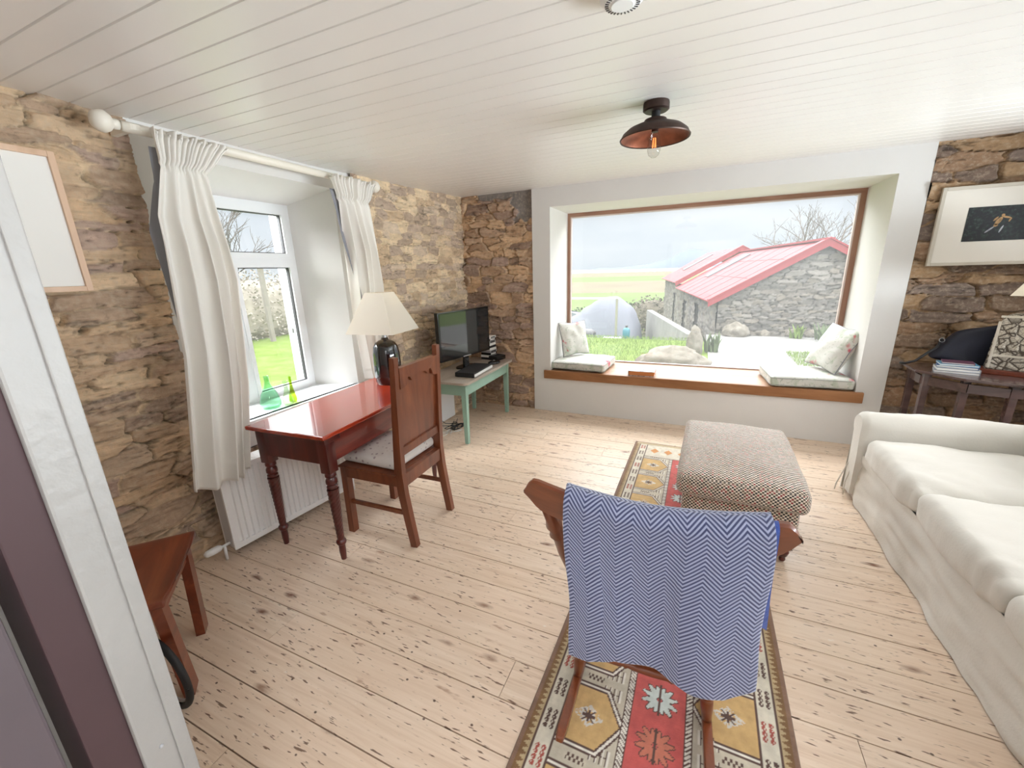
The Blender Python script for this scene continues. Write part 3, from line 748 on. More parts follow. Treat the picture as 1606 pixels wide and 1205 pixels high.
def desk_leg(x, y):
    b = bmesh.new(); box(b, x - 0.031, x + 0.031, y - 0.031, y + 0.031, 0.545, DZ - 0.022, 0.003)
    prof = [(0.022, 0.545), (0.029, 0.535), (0.029, 0.522), (0.021, 0.515), (0.026, 0.507), (0.030, 0.497), (0.030, 0.480), (0.022, 0.470), (0.029, 0.462), (0.029, 0.452), (0.024, 0.447)]
    lathe(b, prof, 24, (x, y, 0))
    # rope twist shaft
    n, m = 28, 90; rings = []
    for j in range(m + 1):
        z = 0.447 - (0.447 - 0.13) * j / m; r = 0.030 - 0.012 * (j / m); tw = j / m * 2 * PI * 2.6
        rings.append([b.verts.new((x + (r * (1 + 0.13 * abs(math.sin(2.5 * a + tw * 2.5)) - 0.06)) * math.cos(a), y + (r * (1 + 0.13 * abs(math.sin(2.5 * a + tw * 2.5)) - 0.06)) * math.sin(a), z)) for a in [2 * PI * k / n for k in range(n)]])
    for r0, r1 in zip(rings, rings[1:]):
        for k in range(n): b.faces.new((r0[k], r0[(k + 1) % n], r1[(k + 1) % n], r1[k]))
    lathe(b, [(0.018, 0.13), (0.026, 0.122), (0.028, 0.112), (0.024, 0.10), (0.018, 0.094), (0.0185, 0.05), (0.014, 0.0), (0, 0)], 24, (x, y, 0))
    obj('leg', b, M['mahogany_leg'], DK, smooth='auto')
for x in (0.058, DW - 0.058):
    for yv in (0.065, DL - 0.065): desk_leg(x, yv)

# bottles on the window sill
def bottle(label, loc, prof, mat, cat='bottle', wall=0.003):
    b = bmesh.new(); inner = [(max(r - wall, 0.002), z if i else z + 0.006) for i, (r, z) in enumerate(prof)]
    lathe(b, [(0, 0)] + prof + list(reversed(inner)) + [(0, inner[0][1])], 28)
    o = obj(cat, b, mat, smooth=True, loc=loc); return tag(o, label, cat, 'green glass bottles on the window sill')
bottle('pale green glass bottle with wide round body, largest on the window sill', (-2.63, 1.765, 0.69), [(0.055, 0.002), (0.066, 0.02), (0.066, 0.05), (0.052, 0.10), (0.032, 0.14), (0.02, 0.165), (0.0155, 0.19), (0.016, 0.222), (0.019, 0.226)], M['greenglass'])
bottle('small clear bud vase between the two green bottles on the sill', (-2.575, 1.856, 0.69), [(0.03, 0.002), (0.036, 0.02), (0.034, 0.05), (0.02, 0.09), (0.013, 0.12), (0.013, 0.16), (0.02, 0.172)], M['clearglass'], 'vase')
bottle('slim olive green glass bottle on the window sill', (-2.60, 1.915, 0.69), [(0.022, 0.002), (0.027, 0.015), (0.026, 0.04), (0.015, 0.085), (0.0095, 0.12), (0.0095, 0.185), (0.013, 0.19)], M['limeglass'])

# table lamp
TL = thing('table_lamp', 'table lamp with glossy black bottle base and square cream shade on the desk', 'lamp', (-2.065, 2.325, DZ), math.radians(8))
b = bmesh.new(); lathe(b, [(0, 0), (0.088, 0.0), (0.093, 0.012), (0.097, 0.06), (0.099, 0.14), (0.097, 0.22), (0.088, 0.275), (0.07, 0.305), (0.046, 0.318), (0.028, 0.325), (0.022, 0.34), (0.0, 0.34)], 40)
obj('lamp_base', b, M['lampglaze'], TL, smooth='auto')
b = bmesh.new(); lathe(b, [(0.017, 0.34), (0.017, 0.40), (0.0, 0.40)], 20); obj('lamp_holder', b, M['silver'], TL, smooth='auto')
def pyramid_shade(parent, z0, z1, s0, s1, rz, mat=None, name='lamp_shade'):
    b = bmesh.new()
    def ring(s, z): return [b.verts.new((s * cx_, s * cy_, z)) for cx_, cy_ in ((-1, -1), (1, -1), (1, 1), (-1, 1))]
    a0, a1, i1, i0 = ring(s0, z0), ring(s1, z1), ring(s1 - 0.004, z1), ring(s0 - 0.004, z0)
    for r0, r1 in ((a0, a1), (a1, i1), (i1, i0), (i0, a0)):
        for k in range(4): b.faces.new((r0[k], r0[(k + 1) % 4], r1[(k + 1) % 4], r1[k]))
    return obj(name, b, mat or M['shade'], parent, rot=(0, 0, rz))
def shade_mat():
    m = bpy.data.materials.new('lampshade parchment'); m.use_nodes = True; t = m.node_tree; t.nodes.clear()
    o = t.nodes.new('ShaderNodeOutputMaterial'); d = t.nodes.new('ShaderNodeBsdfDiffuse'); tl = t.nodes.new('ShaderNodeBsdfTranslucent'); mx = t.nodes.new('ShaderNodeMixShader')
    d.inputs[0].default_value = S(240, 236, 226); tl.inputs[0].default_value = S(240, 228, 206); mx.inputs[0].default_value = 0.35
    t.links.new(d.outputs[0], mx.inputs[1]); t.links.new(tl.outputs[0], mx.inputs[2]); t.links.new(mx.outputs[0], o.inputs[0]); return m
M['shade'] = shade_mat()
pyramid_shade(TL, 0.385, 0.66, 0.185, 0.072, 0.0)

# ------------------------------------------------------------------ oak chair at the desk (faces -x)
CH = thing('dining_chair', 'tall-backed brown wooden chair with panelled back, pulled up to the desk', 'chair', (-1.44, 1.63, 0), math.radians(2))
def cpost(y):
    b = bmesh.new(); sweep(b, [(0.035, y, 0), (0.012, y, 0.16), (-0.012, y, 0.34), (-0.02, y, 0.47), (-0.012, y, 0.62), (0.02, y, 1.135)], 0.036, [0.042, 0.046, 0.05, 0.052, 0.046, 0.03], (0, 1, 0))
    return b
for y in (0.018, 0.425): obj('back_post', cpost(y), M['chairwood'], CH)
def px(z): return np.interp(z, [0.34, 0.47, 0.62, 1.135], [-0.012, -0.02, -0.012, 0.02])
b = bmesh.new(); N = 30; y0, y1 = 0.036, 0.407
top = 1.075; low = []
for u, zz in ((0, .960), (.10, .962), (.155, .972), (.165, .992), (.19, 1.008), (.22, 1.012), (.25, 1.006), (.27, .994), (.285, .985), (.31, .994), (.34, 1.004), (.40, 1.010), (.5, 1.012), (.60, 1.010), (.66, 1.004), (.69, .994), (.715, .985), (.73, .994), (.75, 1.006), (.78, 1.012), (.81, 1.008), (.835, .992), (.845, .972), (.90, .962), (1, .960)): low.append((y0 + (y1 - y0) * u, zz))
pts = [(px(1.0) - 0.014, a, z) for a, z in low] + [(px(1.0) - 0.010, y1, top), (px(1.0) - 0.010, y0, top)]
prism(b, pts, (0.034, 0, 0)); obj('crest_rail', b, M['chairwood'], CH)
b = bmesh.new(); beam(b, (px(0.6) - 0.002, (y0 + y1) / 2, 0.60), (px(1.03) - 0.002, (y0 + y1) / 2, 1.03), y1 - y0, 0.008, (1, 0, 0)); obj('back_panel', b, M['chairwood'], CH)
b = bmesh.new(); box(b, px(0.6) - 0.013, px(0.6) + 0.013, y0, y1, 0.565, 0.615, 0.003); obj('lower_rail', b, M['chairwood'], CH)
b = bmesh.new(); box(b, -0.038, 0.002, y0, y1, 0.375, 0.455, 0.003); obj('seat_rail', b, M['chairwood'], CH)
b = bmesh.new(); box(b, -0.44, -0.04, -0.002, 0.024, 0.385, 0.445); obj('seat_rail', b, M['chairwood'], CH)
b = bmesh.new(); box(b, -0.44, -0.04, 0.42, 0.446, 0.385, 0.445); obj('seat_rail', b, M['chairwood'], CH)
b = bmesh.new(); box(b, -0.445, -0.42, 0.02, 0.42, 0.385, 0.445); obj('seat_rail', b, M['chairwood'], CH)
obj('seat', bx(-0.455, -0.03, -0.01, 0.455, 0.445, 0.46, 0.004), M['chairwood'], CH)
for y in (0.018, 0.425):
    b = bmesh.new(); beam(b, (-0.43, y, 0), (-0.425, y, 0.445), 0.042, 0.042); obj('leg', b, M['chairwood'], CH)
    b = bmesh.new(); box(b, -0.42, 0.0, y - 0.009, y + 0.009, 0.20, 0.225, 0.003); obj('stretcher', b, M['chairwood'], CH)
CU = soft_box(0.205, 0.20, 0.032, 0.028, 26, lambda v, d: Vector((v.x, v.y, v.z * (1 + 0.9 * (v.z > 0) * max(0, 1 - (v.x / 0.2) ** 2) * max(0, 1 - (v.y / 0.2) ** 2)) + 0.008 * nz(v, 12) * (v.z > 0))))
cu = obj('seat_cushion', CU, M['ditsy'], smooth=True, loc=(-1.44 - 0.262, 1.63 + 0.222, 0.494)); tag(cu, 'white small-print cushion lying on the seat of the tall-backed chair', 'cushion')

# ------------------------------------------------------------------ television table
TT = thing('side_table', 'mint green table with scrubbed grey wooden top in the far corner', 'table', (-2.34, 3.0, 0), math.radians(1.5))
TW, TLn, TZ = 0.53, 1.10, 0.60
b = bmesh.new(); r = 0.05; pts = []
for cx_, cy_, a0 in ((TW - r, r, -90), (TW - r, TLn - r, 0), (r, TLn - r, 90), (r, r, 180)):
    for k in range(7): a = math.radians(a0 + k * 15); pts.append((cx_ + r * math.cos(a), cy_ + r * math.sin(a), TZ - 0.022))
prism(b, pts, (0, 0, 0.022)); obj('table_top', b, M['scrubtop'], TT)
for a in ((0.05, TW - 0.05, 0.04, 0.06), (0.05, TW - 0.05, TLn - 0.10, TLn - 0.08), (0.04, 0.06, 0.05, TLn - 0.09), (TW - 0.055, TW - 0.035, 0.05, TLn - 0.09)):
    obj('apron', bx(a[0], a[1], a[2], a[3], 0.47, TZ - 0.022), M['mint'], TT)
for x in (0.055, TW - 0.055):
    for yv in (0.055, TLn - 0.10):
        b = bmesh.new(); beam(b, (x, yv, 0), (x, yv, TZ - 0.024), 0.034, 0.034, (0, 1, 0), 0.052, 0.052); obj('leg', b, M['mint'], TT)
# television
TVa = math.atan2(0.72, 0.12)
TV = thing('television', 'small black flat television standing on the mint green table', 'television', (-2.13, 3.60, TZ), TVa)
obj('screen_body', bx(-0.395, 0.395, 0.0, 0.045, 0.12, 0.595, 0.006), M['black'], TV)
def tvmat():
    t = NT('dark glossy screen', 0.06, base=(0.018, 0.02, 0.022, 1), coat=0.5); return t.m
obj('screen', bx(-0.375, 0.375, -0.002, 0.0, 0.145, 0.577), tvmat(), TV)
obj('silver_trim', bx(-0.06, 0.06, -0.004, 0.0, 0.122, 0.132), M['silver'], TV)
b = bmesh.new(); box(b, -0.035, 0.035, 0.01, 0.035, 0.014, 0.11); obj('stand_neck', b, M['black'], TV)
b = bmesh.new(); prism(b, [(0.13 * math.cos(a) , 0.03 + 0.07 * math.sin(a), 0.002) for a in [2 * PI * k / 28 for k in range(28)]], (0, 0, 0.013)); obj('stand_foot', b, M['black'], TV)
# dvd player
DV = thing('dvd_player', 'slim black disc player with a silver front strip in front of the television', 'disc player', (-1.955, 3.42, TZ), math.radians(94))
obj('player_body', bx(-0.215, 0.215, -0.10, 0.10, 0.004, 0.046, 0.003), M['blackmatt'], DV)
obj('front_strip', bx(-0.213, 0.213, -0.106, -0.10, 0.008, 0.034, 0.001), M['whitecable'], DV)  # reflection on the silver strip painted in as plain white
for a in (-0.19, 0.19):
    for c in (-0.08, 0.08): obj('foot', bx(a - .01, a + .01, c - .01, c + .01, 0, 0.005), M['blackmatt'], DV)
# set-top box, remote, phone cradle, stack of discs
ST = thing('set_top_box', 'small black box at the far end of the green table', 'set-top box', (-2.0, 4.03, TZ), math.radians(75))
obj('box_body', bx(-0.075, 0.075, -0.06, 0.06, 0.003, 0.05, 0.004), M['blackmatt'], ST); obj('front_panel', bx(-0.073, 0.073, -0.062, -0.06, 0.006, 0.047), M['black'], ST)
RP = thing('router', 'low rounded black gadget with glossy top beside the disc player', 'gadget', (-1.945, 3.84, TZ), math.radians(60))
b = bmesh.new(); lathe(b, [(0, 0), (0.055, 0.0), (0.062, 0.01), (0.058, 0.022), (0.03, 0.032), (0, 0.034)], 24); o = obj('casing', b, M['black'], RP, smooth='auto'); o.scale = (1.2, 0.8, 1)
b = bmesh.new(); lathe(b, [(0.012, 0.033), (0.012, 0.037), (0, 0.037)], 16); obj('button', b, M['silver'], RP)
discs = [('silver and black spined disc case, fifth up in the stack behind the television', 0.002), ('white spined disc case, second up in the stack behind the television', -0.004), ('black spined disc case, third up in the stack behind the television', 0.003), ('grey spined disc case, fourth up in the stack behind the television', -0.002), ('pale green disc case standing on top of the stack behind the television', 0.0)]
dcol = [M['blackmatt'], M['paper'], M['black'], M['silver'], M['paper'], M['blackmatt'], M['paper'], M['silver'], M['black'], M['paper']]
dlab = ['black disc case at the bottom', 'white disc case second from the bottom', 'glossy black disc case third from the bottom', 'silver disc case fourth from the bottom', 'white disc case fifth from the bottom', 'black disc case sixth from the bottom', 'white disc case seventh from the bottom', 'silver disc case third from the top', 'glossy black disc case second from the top', 'white disc case on the very top']
for k in range(10):
    c_ = thing('disc_case', dlab[k] + ' of the stack beside the television', 'disc case', (-2.12 + rnd.uniform(-.004, .004), 4.065 + rnd.uniform(-.004, .004), TZ + k * 0.0262), math.radians(85 + rnd.uniform(-4, 4)), 'disc cases stacked beside the television')
    obj('case', bx(-0.068, 0.068, -0.06, 0.06, 0.0, 0.0255, 0.002), dcol[k], c_)
    obj('spine_label', bx(-0.05, 0.05, -0.0608, -0.06, 0.007, 0.019), M['paper'] if k % 2 == 0 else M['blackmatt'], c_)
# socket board, plugs, cables under the table
SK = thing('socket_board', 'white board with sockets on the wall below the green table', 'socket board', (-2.43, 3.2, 0.16))
obj('board', bx(0, 0.04, -0.28, 0.50, -0.15, 0.16, 0.004), M['white'], SK)
obj('socket_plate', bx(0.04, 0.05, 0.0, 0.15, 0.03, 0.12, 0.003), M['white'], SK)
for yy in (0.035, 0.11):
    b = bmesh.new(); box(b, 0.05, 0.085, yy - 0.024, yy + 0.024, 0.045, 0.11, 0.006); p_ = obj('plug', b, M['blackmatt'], SK)
    b = bmesh.new(); tube(b, [(0.085, yy, 0.07), (0.11, yy - .01, 0.02), (0.10, yy + .02, -0.08), (0.13, yy + 0.05, -0.12), (0.19, yy + .16, -0.155), (0.12, yy + 0.3, -0.156)], 0.0035, 7); obj('cable', b, M['cable'], p_, smooth=True)
b = bmesh.new(); P_ = [(0.06 + 0.14 * k / 40 + 0.05 * math.sin(k * 0.55), -0.05 + 0.05 * math.sin(k * 0.9) + 0.006 * k, -0.2145 + 0.003 * (k % 2)) for k in range(41)]
tube(b, P_, 0.0032, 6); o = obj('power_cable', b, M['whitecable'], smooth=True, loc=(-2.33, 3.12, 0.22)); tag(o, 'loose white cable coiled on the floor below the green table', 'cable')
b = bmesh.new(); P_ = [(0.05 * math.sin(k * 0.5) + 0.03 * math.sin(k * .23), 0.09 * math.cos(k * 0.41) + 0.02 * math.sin(k), 0.004 + 0.004 * (k % 3)) for k in range(70)]
tube(b, P_, 0.0035, 6); o = obj('power_cable', b, M['cable'], smooth=True, loc=(-2.20, 3.40, 0.0)); tag(o, 'tangled black cable on the floor below the green table', 'cable')

# ------------------------------------------------------------------ pictures on the walls
PL = thing('framed_picture', 'blank white print in a pale wood frame on the left stone wall', 'picture', (-2.455, 0.945, 1.523))
for a in ((-0.022, 0, 0, 0.553), (-0.45, -0.428, 0, 0.553), (-0.428, -0.022, 0, 0.022), (-0.428, -0.022, 0.531, 0.553)): obj('frame', bx(-0.02, 0.008, a[0], a[1], a[2], a[3], 0.002), M['paleframe'], PL)
obj('print', bx(-0.015, -0.004, -0.43, -0.02, 0.02, 0.533), M['paper'], PL)
PR = thing('framed_picture', 'framed dark print with a small figure and wide white mount on the far right wall', 'picture', (1.548, YB - 0.05, 1.494))
W_, H_ = 0.82, 0.54
for a in ((0, 0.022, 0, H_), (W_ - .022, W_, 0, H_), (.022, W_ - .022, 0, .022), (.022, W_ - .022, H_ - .022, H_)): obj('frame', bx(a[0], a[1], 0, 0.026, a[2], a[3], 0.003), M['creamframe'], PR)
obj('mount', bx(0.02, W_ - .02, 0.012, 0.02, 0.02, H_ - .02), M['mount'], PR)
pm = NT('night print', 0.5); pm.set('Base Color', pm.ramp(pm.noise(pm.co(), 60, 4), [(0.45, S(14, 14, 20)), (0.62, S(28, 40, 36)), (0.75, S(60, 70, 66))]))
pr_ = obj('print', bx(0.165, W_ - 0.165, 0.0095, 0.012, 0.165, 0.395), pm.m, PR)
b = bmesh.new()
def blob(cx_, cz_, rx, rz_, a=0.0):
    n = 18; ca, sa = math.cos(a), math.sin(a)
    b.faces.new([b.verts.new((cx_ + rx * math.cos(t_) * ca - rz_ * math.sin(t_) * sa, 0.0090, cz_ + rx * math.cos(t_) * sa + rz_ * math.sin(t_) * ca)) for t_ in [2 * PI * k / n for k in range(n)]])
blob(0.335, 0.295, 0.013, 0.030, -0.5); blob(0.352, 0.332, 0.009, 0.010); blob(0.372, 0.318, 0.024, 0.006, -0.25); blob(0.392, 0.300, 0.014, 0.005, 1.2); blob(0.318, 0.310, 0.018, 0.006, 0.9); blob(0.325, 0.268, 0.012, 0.010, 0.4)
obj('painted_figure', b, plain('ochre figure', S(160, 126, 84), 0.6, 0.4, 60), pr_)
for a in ((0.298, 0.240, 0.030, 0.0055, 0.75), (0.358, 0.242, 0.026, 0.005, 1.25)):
    b = bmesh.new(); blob(*a); obj('painted_leg', b, plain('pale stocking', S(150, 150, 156), 0.6, 0.3, 60), pr_)

# ------------------------------------------------------------------ ceiling light and smoke alarm
CL = thing('ceiling_light', 'brown metal dish ceiling light with a clear bulb', 'ceiling light', (-0.252, 2.31, ceil_z(2.31)))
b = bmesh.new(); lathe(b, [(0, 0), (0.058, 0), (0.060, -0.008), (0.060, -0.032), (0.052, -0.038), (0.0, -0.038)], 36); obj('ceiling_rose', b, M['brass'], CL, smooth='auto')
b = bmesh.new(); lathe(b, [(0.02, -0.038), (0.02, -0.072), (0.045, -0.074), (0.05, -0.084)], 28); obj('stem', b, M['blackmatt'], CL, smooth='auto')
b = bmesh.new(); lathe(b, [(0.03, -0.070), (0.05, -0.072), (0.058, -0.088), (0.09, -0.096), (0.125, -0.110), (0.150, -0.130), (0.160, -0.150), (0.163, -0.151), (0.161, -0.156), (0.156, -0.152)], 48); sh = obj('lamp_shade', b, M['brass'], CL, smooth='auto')
b = bmesh.new(); lathe(b, [(0.157, -0.152), (0.146, -0.133), (0.12, -0.115), (0.088, -0.101), (0.03, -0.094), (0, -0.094)], 48); obj('shade_lining', b, M['copper'], sh, smooth='auto', label='rusty copper inside of the shade')
b = bmesh.new(); lathe(b, [(0.016, -0.094), (0.016, -0.125), (0, -0.125)], 20); obj('bulb_socket', b, M['brass'], CL)
b = bmesh.new(); lathe(b, [(0.014, -0.118), (0.018, -0.128), (0.027, -0.15), (0.031, -0.18), (0.031, -0.205), (0.024, -0.225), (0.010, -0.236), (0, -0.238)], 28); bu = obj('bulb', b, M['bulb'], CL, smooth=True)
em = NT('warm filament', 0.5, base=(0.8, 0.25, 0.05, 1)); em.set('Emission Color', (1, 0.30, 0.08, 1)); em.set('Emission Strength', 1.2)
b = bmesh.new()
for k in range(6):
    a = k * PI / 3; tube(b, [(0.006 * math.cos(a), 0.006 * math.sin(a), -0.15), (0.009 * math.cos(a + .3), 0.009 * math.sin(a + .3), -0.192)], 0.0013, 5)
obj('filament', b, em.m, bu)
SM = thing('smoke_alarm', 'round white smoke alarm on the boarded ceiling above the light', 'smoke alarm', (-0.26, 1.405, ceil_z(1.4)))
b = bmesh.new(); lathe(b, [(0, -0.04), (0.03, -0.04), (0.034, -0.036), (0.05, -0.034), (0.062, -0.022), (0.066, -0.006), (0.066, 0)], 36); obj('cover', b, M['white'], SM, smooth='auto')
b = bmesh.new()
for k in range(28):
    a = 2 * PI * k / 28; m4 = Matrix.Rotation(a, 4, 'Z') @ Matrix.Translation((0.043, 0, -0.0355)); box(b, -0.005, 0.005, -0.0016, 0.0016, -0.001, 0.0012, 0, m4)
obj('vent_slot', b, M['gasket'], SM)

# ------------------------------------------------------------------ window-seat cushions, pillows, book
def wrinkle(a, s, o): return lambda v, d: v + d * (a * nz(v, s, o))
def pad(label, loc, hx, hy, hz, rz, mat, o):
    def f(v, d):
        t = max(0, 1 - (v.x / hx) ** 4) * max(0, 1 - (v.y / hy) ** 4)
        z = v.z + (0.014 * t if v.z > 0 else 0) + 0.006 * nz(v, 9, o)
        return Vector((v.x + 0.008 * nz(v, 7, o + 3), v.y + 0.008 * nz(v, 7, o + 6), z))
    c = thing('seat_pad', label, 'seat cushion', loc, rz)
    obj('cover', soft_box(hx, hy, hz, 0.022, 30, f), mat, c, smooth=True)
    b = bmesh.new(); r = 0.03
    for z in (hz * 0.72, -hz * 0.72):
        pts = []
        for cx_, cy_, a0 in ((hx - r, -hy + r, -90), (hx - r, hy - r, 0), (-hx + r, hy - r, 90), (-hx + r, -hy + r, 180)):
            for k in range(5): a = math.radians(a0 + k * 22.5); pts.append((cx_ + r * math.cos(a), cy_ + r * math.sin(a), z))
        pts.append(pts[0]); tube(b, pts, 0.0035, 6, False)
    obj('piping', b, plain('grey green piping', S(150, 152, 146), 0.8), c, smooth=True); return c
pad('floral box cushion at the left end of the window seat', (-1.125, 4.50, 0.526), 0.295, 0.27, 0.042, math.radians(-3), M['floral'], 2.2)
pad('floral box cushion with a pink corner at the right end of the window seat', (0.955, 4.46, 0.528), 0.31, 0.265, 0.044, math.radians(4), M['floral'], 5.5)
def pillow(label, loc, rot, s, th, mat, o):
    n = 34; bm = bmesh.new(); top = {}; bot = {}
    for i in range(n + 1):
        for j in range(n + 1):
            u, v = 2 * i / n - 1, 2 * j / n - 1
            k = (1 - abs(u) ** 2.6) * (1 - abs(v) ** 2.6); pin = 1 - 0.10 * (1 - abs(u * v)) * (max(abs(u), abs(v)) ** 3)
            z = th * max(0, k) ** 0.45; q = Vector((u * s * pin, v * s * pin, z)); w = 0.012 * nz(q, 11, o) * min(1, k * 3)
            top[i, j] = bm.verts.new((q.x, q.y, z + w + 0.004)); bot[i, j] = bm.verts.new((q.x, q.y, -z + w - 0.004)) if 0 < i < n and 0 < j < n else top[i, j]
    for i in range(n):
        for j in range(n):
            bm.faces.new((top[i, j], top[i + 1, j], top[i + 1, j + 1], top[i, j + 1]))
            f = [bot[i, j], bot[i, j + 1], bot[i + 1, j + 1], bot[i + 1, j]]
            try: bm.faces.new(f)
            except ValueError: pass
    t_ = thing('throw_pillow', label, 'pillow', loc); t_.rotation_euler = rot
    obj('pillow_cover', bm, mat, t_, smooth=True)
    b = bmesh.new(); pts = []
    for k in range(80):
        e = k / 80 * 4; sd = int(e); f = (e - sd) * 2 - 1; u, v = [(f, -1), (1, f), (-f, 1), (-1, -f)][sd]
        pin = 1 - 0.10 * (1 - abs(u * v)) * (max(abs(u), abs(v)) ** 3); pts.append((u * s * pin, v * s * pin, 0.002))
    pts.append(pts[0]); tube(b, pts, 0.004, 6, False); obj('piping', b, M['lining'], t_, smooth=True)
    return t_
pillow('pale floral square pillow leaning on the left side of the window recess', (-1.275, 4.60, 0.778), (0.0, math.radians(76), math.radians(-34)), 0.195, 0.055, M['floral'], 8.8)
pillow('rose print square pillow leaning on the right side of the window recess', (1.175, 4.54, 0.79), (math.radians(8), math.radians(-63), math.radians(14)), 0.21, 0.065, M['floralpink'], 3.1)
BK = thing('book', 'white covered book with orange page edges lying on the window seat', 'book', (-0.465, 4.36, 0.477), math.radians(1))
obj('pages', bx(-0.125, 0.125, -0.135, 0.135, 0.004, 0.046), plain('orange pages', S(206, 128, 72), 0.7), BK, label='orange page edges')
b = bmesh.new(); box(b, -0.13, 0.13, -0.14, 0.14, 0.046, 0.051, 0.001); box(b, -0.13, 0.13, -0.14, 0.14, 0.0, 0.004); box(b, -0.13, -0.1255, -0.14, 0.14, 0.004, 0.046)
cm = NT('printed white cover', 0.5); cm.set('Base Color', cm.mix(cm.ramp(cm.noise(cm.co(), 22, 5, 0.6, 1.0), [(0.5, (0, 0, 0)), (0.58, (0.8,) * 3)]), S(214, 214, 216), S(60, 66, 80)))
obj('cover', b, cm.m, BK)

# ------------------------------------------------------------------ side table with octagonal top, its lamp, sculpture, bag, books
OT = thing('side_table', 'dark wooden table with clipped corners behind the sofa', 'table', (1.50, 3.50, 0))
OZ = 0.765; tp = [(0.02, 0.66), (0.005, 0.36), (0.19, 0.13), (0.38, 0.05), (0.82, 0.05), (0.95, 0.20), (0.95, 0.66)]
b = bmesh.new(); prism(b, [(x, y, OZ - 0.018) for x, y in tp], (0, 0, 0.018)); 
bmesh.ops.bevel(b, geom=[e for e in b.edges], offset=0.003, segments=1, affect='EDGES'); obj('table_top', b, M['darktable'], OT)
b = bmesh.new()
for (a, c) in zip(tp[:-1], tp[1:]):
    A = Vector((0.48 + (a[0] - 0.48) * 0.9, 0.38 + (a[1] - 0.38) * 0.88, OZ - 0.07)); B = Vector((0.48 + (c[0] - 0.48) * 0.9, 0.38 + (c[1] - 0.38) * 0.88, OZ - 0.07)); beam(b, A, B, 0.018, 0.06)
obj('apron', b, M['darktable'], OT)
for x, y in ((0.07, 0.56), (0.07, 0.34), (0.22, 0.20), (0.42, 0.12), (0.80, 0.14), (0.88, 0.56)):
    b = bmesh.new(); beam(b, (x, y, 0), (x, y, OZ - 0.02), 0.028, 0.028, (0, 1, 0), 0.04, 0.04); obj('leg', b, M['darktable'], OT)
bks = [(0.225, 0.155, 0.016, 0.0, M['paper'], S(150, 156, 168), 'large grey and white book at the bottom of the stack on the dark table'), (0.215, 0.15, 0.018, 0.10, M['paper'], S(170, 174, 180), 'second book up in the stack on the dark table'),
       (0.205, 0.14, 0.016, -0.04, M['paper'], S(60, 90, 140), 'dark blue book third up in the stack on the dark table'), (0.195, 0.135, 0.012, 0.12, M['paper'], S(96, 150, 180), 'light blue book fourth up in the stack on the dark table'), (0.16, 0.12, 0.010, 0.0, M['paper'], S(110, 70, 90), 'thin purple booklet on top of the stack on the dark table')]
z = OZ
for w_, d_, h_, rz_, pm_, cc_, lb in bks:
    t_ = thing('book', lb, 'book', (1.725, 3.865, z), math.radians(-18) + rz_, 'books stacked on the dark table')
    obj('pages', bx(-w_ / 2 + .002, w_ / 2 - .004, -d_ / 2 + .003, d_ / 2 - .003, 0.002, h_ - .002), pm_, t_)
    b = bmesh.new(); box(b, -w_ / 2, w_ / 2, -d_ / 2, d_ / 2, 0, 0.002); box(b, -w_ / 2, w_ / 2, -d_ / 2, d_ / 2, h_ - .002, h_); box(b, w_ / 2 - 0.002, w_ / 2, -d_ / 2, d_ / 2, 0.002, h_ - .002)
    obj('cover', b, plain('cover', cc_, 0.4, 0.15, 20), t_); z += h_ + 0.0005
# bag
BG = thing('bag', 'dark navy bag with a shoulder strap leaning beside the carved stone block', 'bag', (1.81, 4.05, OZ + 0.012), math.radians(-6))
def bagf(v, d): 
    k = (v.z + 0.135) / 0.27; return Vector((v.x * (1 - 0.12 * k) + 0.10 * k + 0.012 * nz(v, 8, 2), v.y * (1 - 0.3 * k) + 0.01 * nz(v, 9, 4), v.z * (1 + 0.35 * (v.x / 0.2)) + 0.01 * nz(v, 7, 8)))
obj('bag_body', soft_box(0.155, 0.055, 0.135, 0.03, 22, bagf), M['bluedark'], BG, smooth=True, loc=(-0.02, 0, 0.150))
b = bmesh.new(); tube(b, [(-0.12, -0.02, 0.20), (-0.15, -0.05, 0.13), (-0.20, -0.07, 0.09), (-0.26, -0.09, 0.03), (-0.32, -0.10, 0.010), (-0.34, -0.08, 0.008)], 0.009, 8); obj('strap', b, M['blackmatt'], BG, smooth=True)
b = bmesh.new(); lathe(b, [(0.014, -0.003), (0.017, 0), (0.014, 0.003)], 14); obj('buckle', b, M['silver'], BG, loc=(-0.13, -0.05, 0.19), rot=(1.2, 0, 0))
# carved stone block
cv = NT('carved pale stone', 0.8)
v_ = cv.co((1, 1, 1)); e_ = cv.vor(v_, 21, 'DISTANCE_TO_EDGE'); e2 = cv.vor(v_, 55, 'DISTANCE_TO_EDGE')
cv.set('Base Color', cv.mix(cv.ramp(e_, [(0.03, (1, 1, 1)), (0.12, (0, 0, 0))]), cv.mix(cv.ramp(e2, [(0.02, (0.7,) * 3), (0.1, (0, 0, 0))]), S(206, 198, 184), S(120, 110, 98)), S(84, 74, 64)))
cv.bump(e_, 0.9, 0.02)
SC = thing('stone_carving', 'pale carved stone block with relief figures on a brown base on the dark table', 'sculpture', (1.99, 3.90, OZ), math.radians(-28))
b = bmesh.new(); prism(b, [(-0.10, -0.06, 0.03), (0.17, -0.06, 0.03), (0.17, -0.06, 0.41), (-0.03, -0.06, 0.41), (-0.07, -0.06, 0.38), (-0.085, -0.06, 0.30)], (0, 0.13, 0)); bmesh.ops.bevel(b, geom=list(b.edges), offset=0.008, segments=2, affect='EDGES'); obj('carved_block', b, cv.m, SC)
b = bmesh.new()
for a in ((-0.085, -0.07, 0.04, 0.36), (0.145, 0.165, 0.04, 0.40)): box(b, a[0], a[1], -0.068, -0.058, a[2], a[3], 0.003)
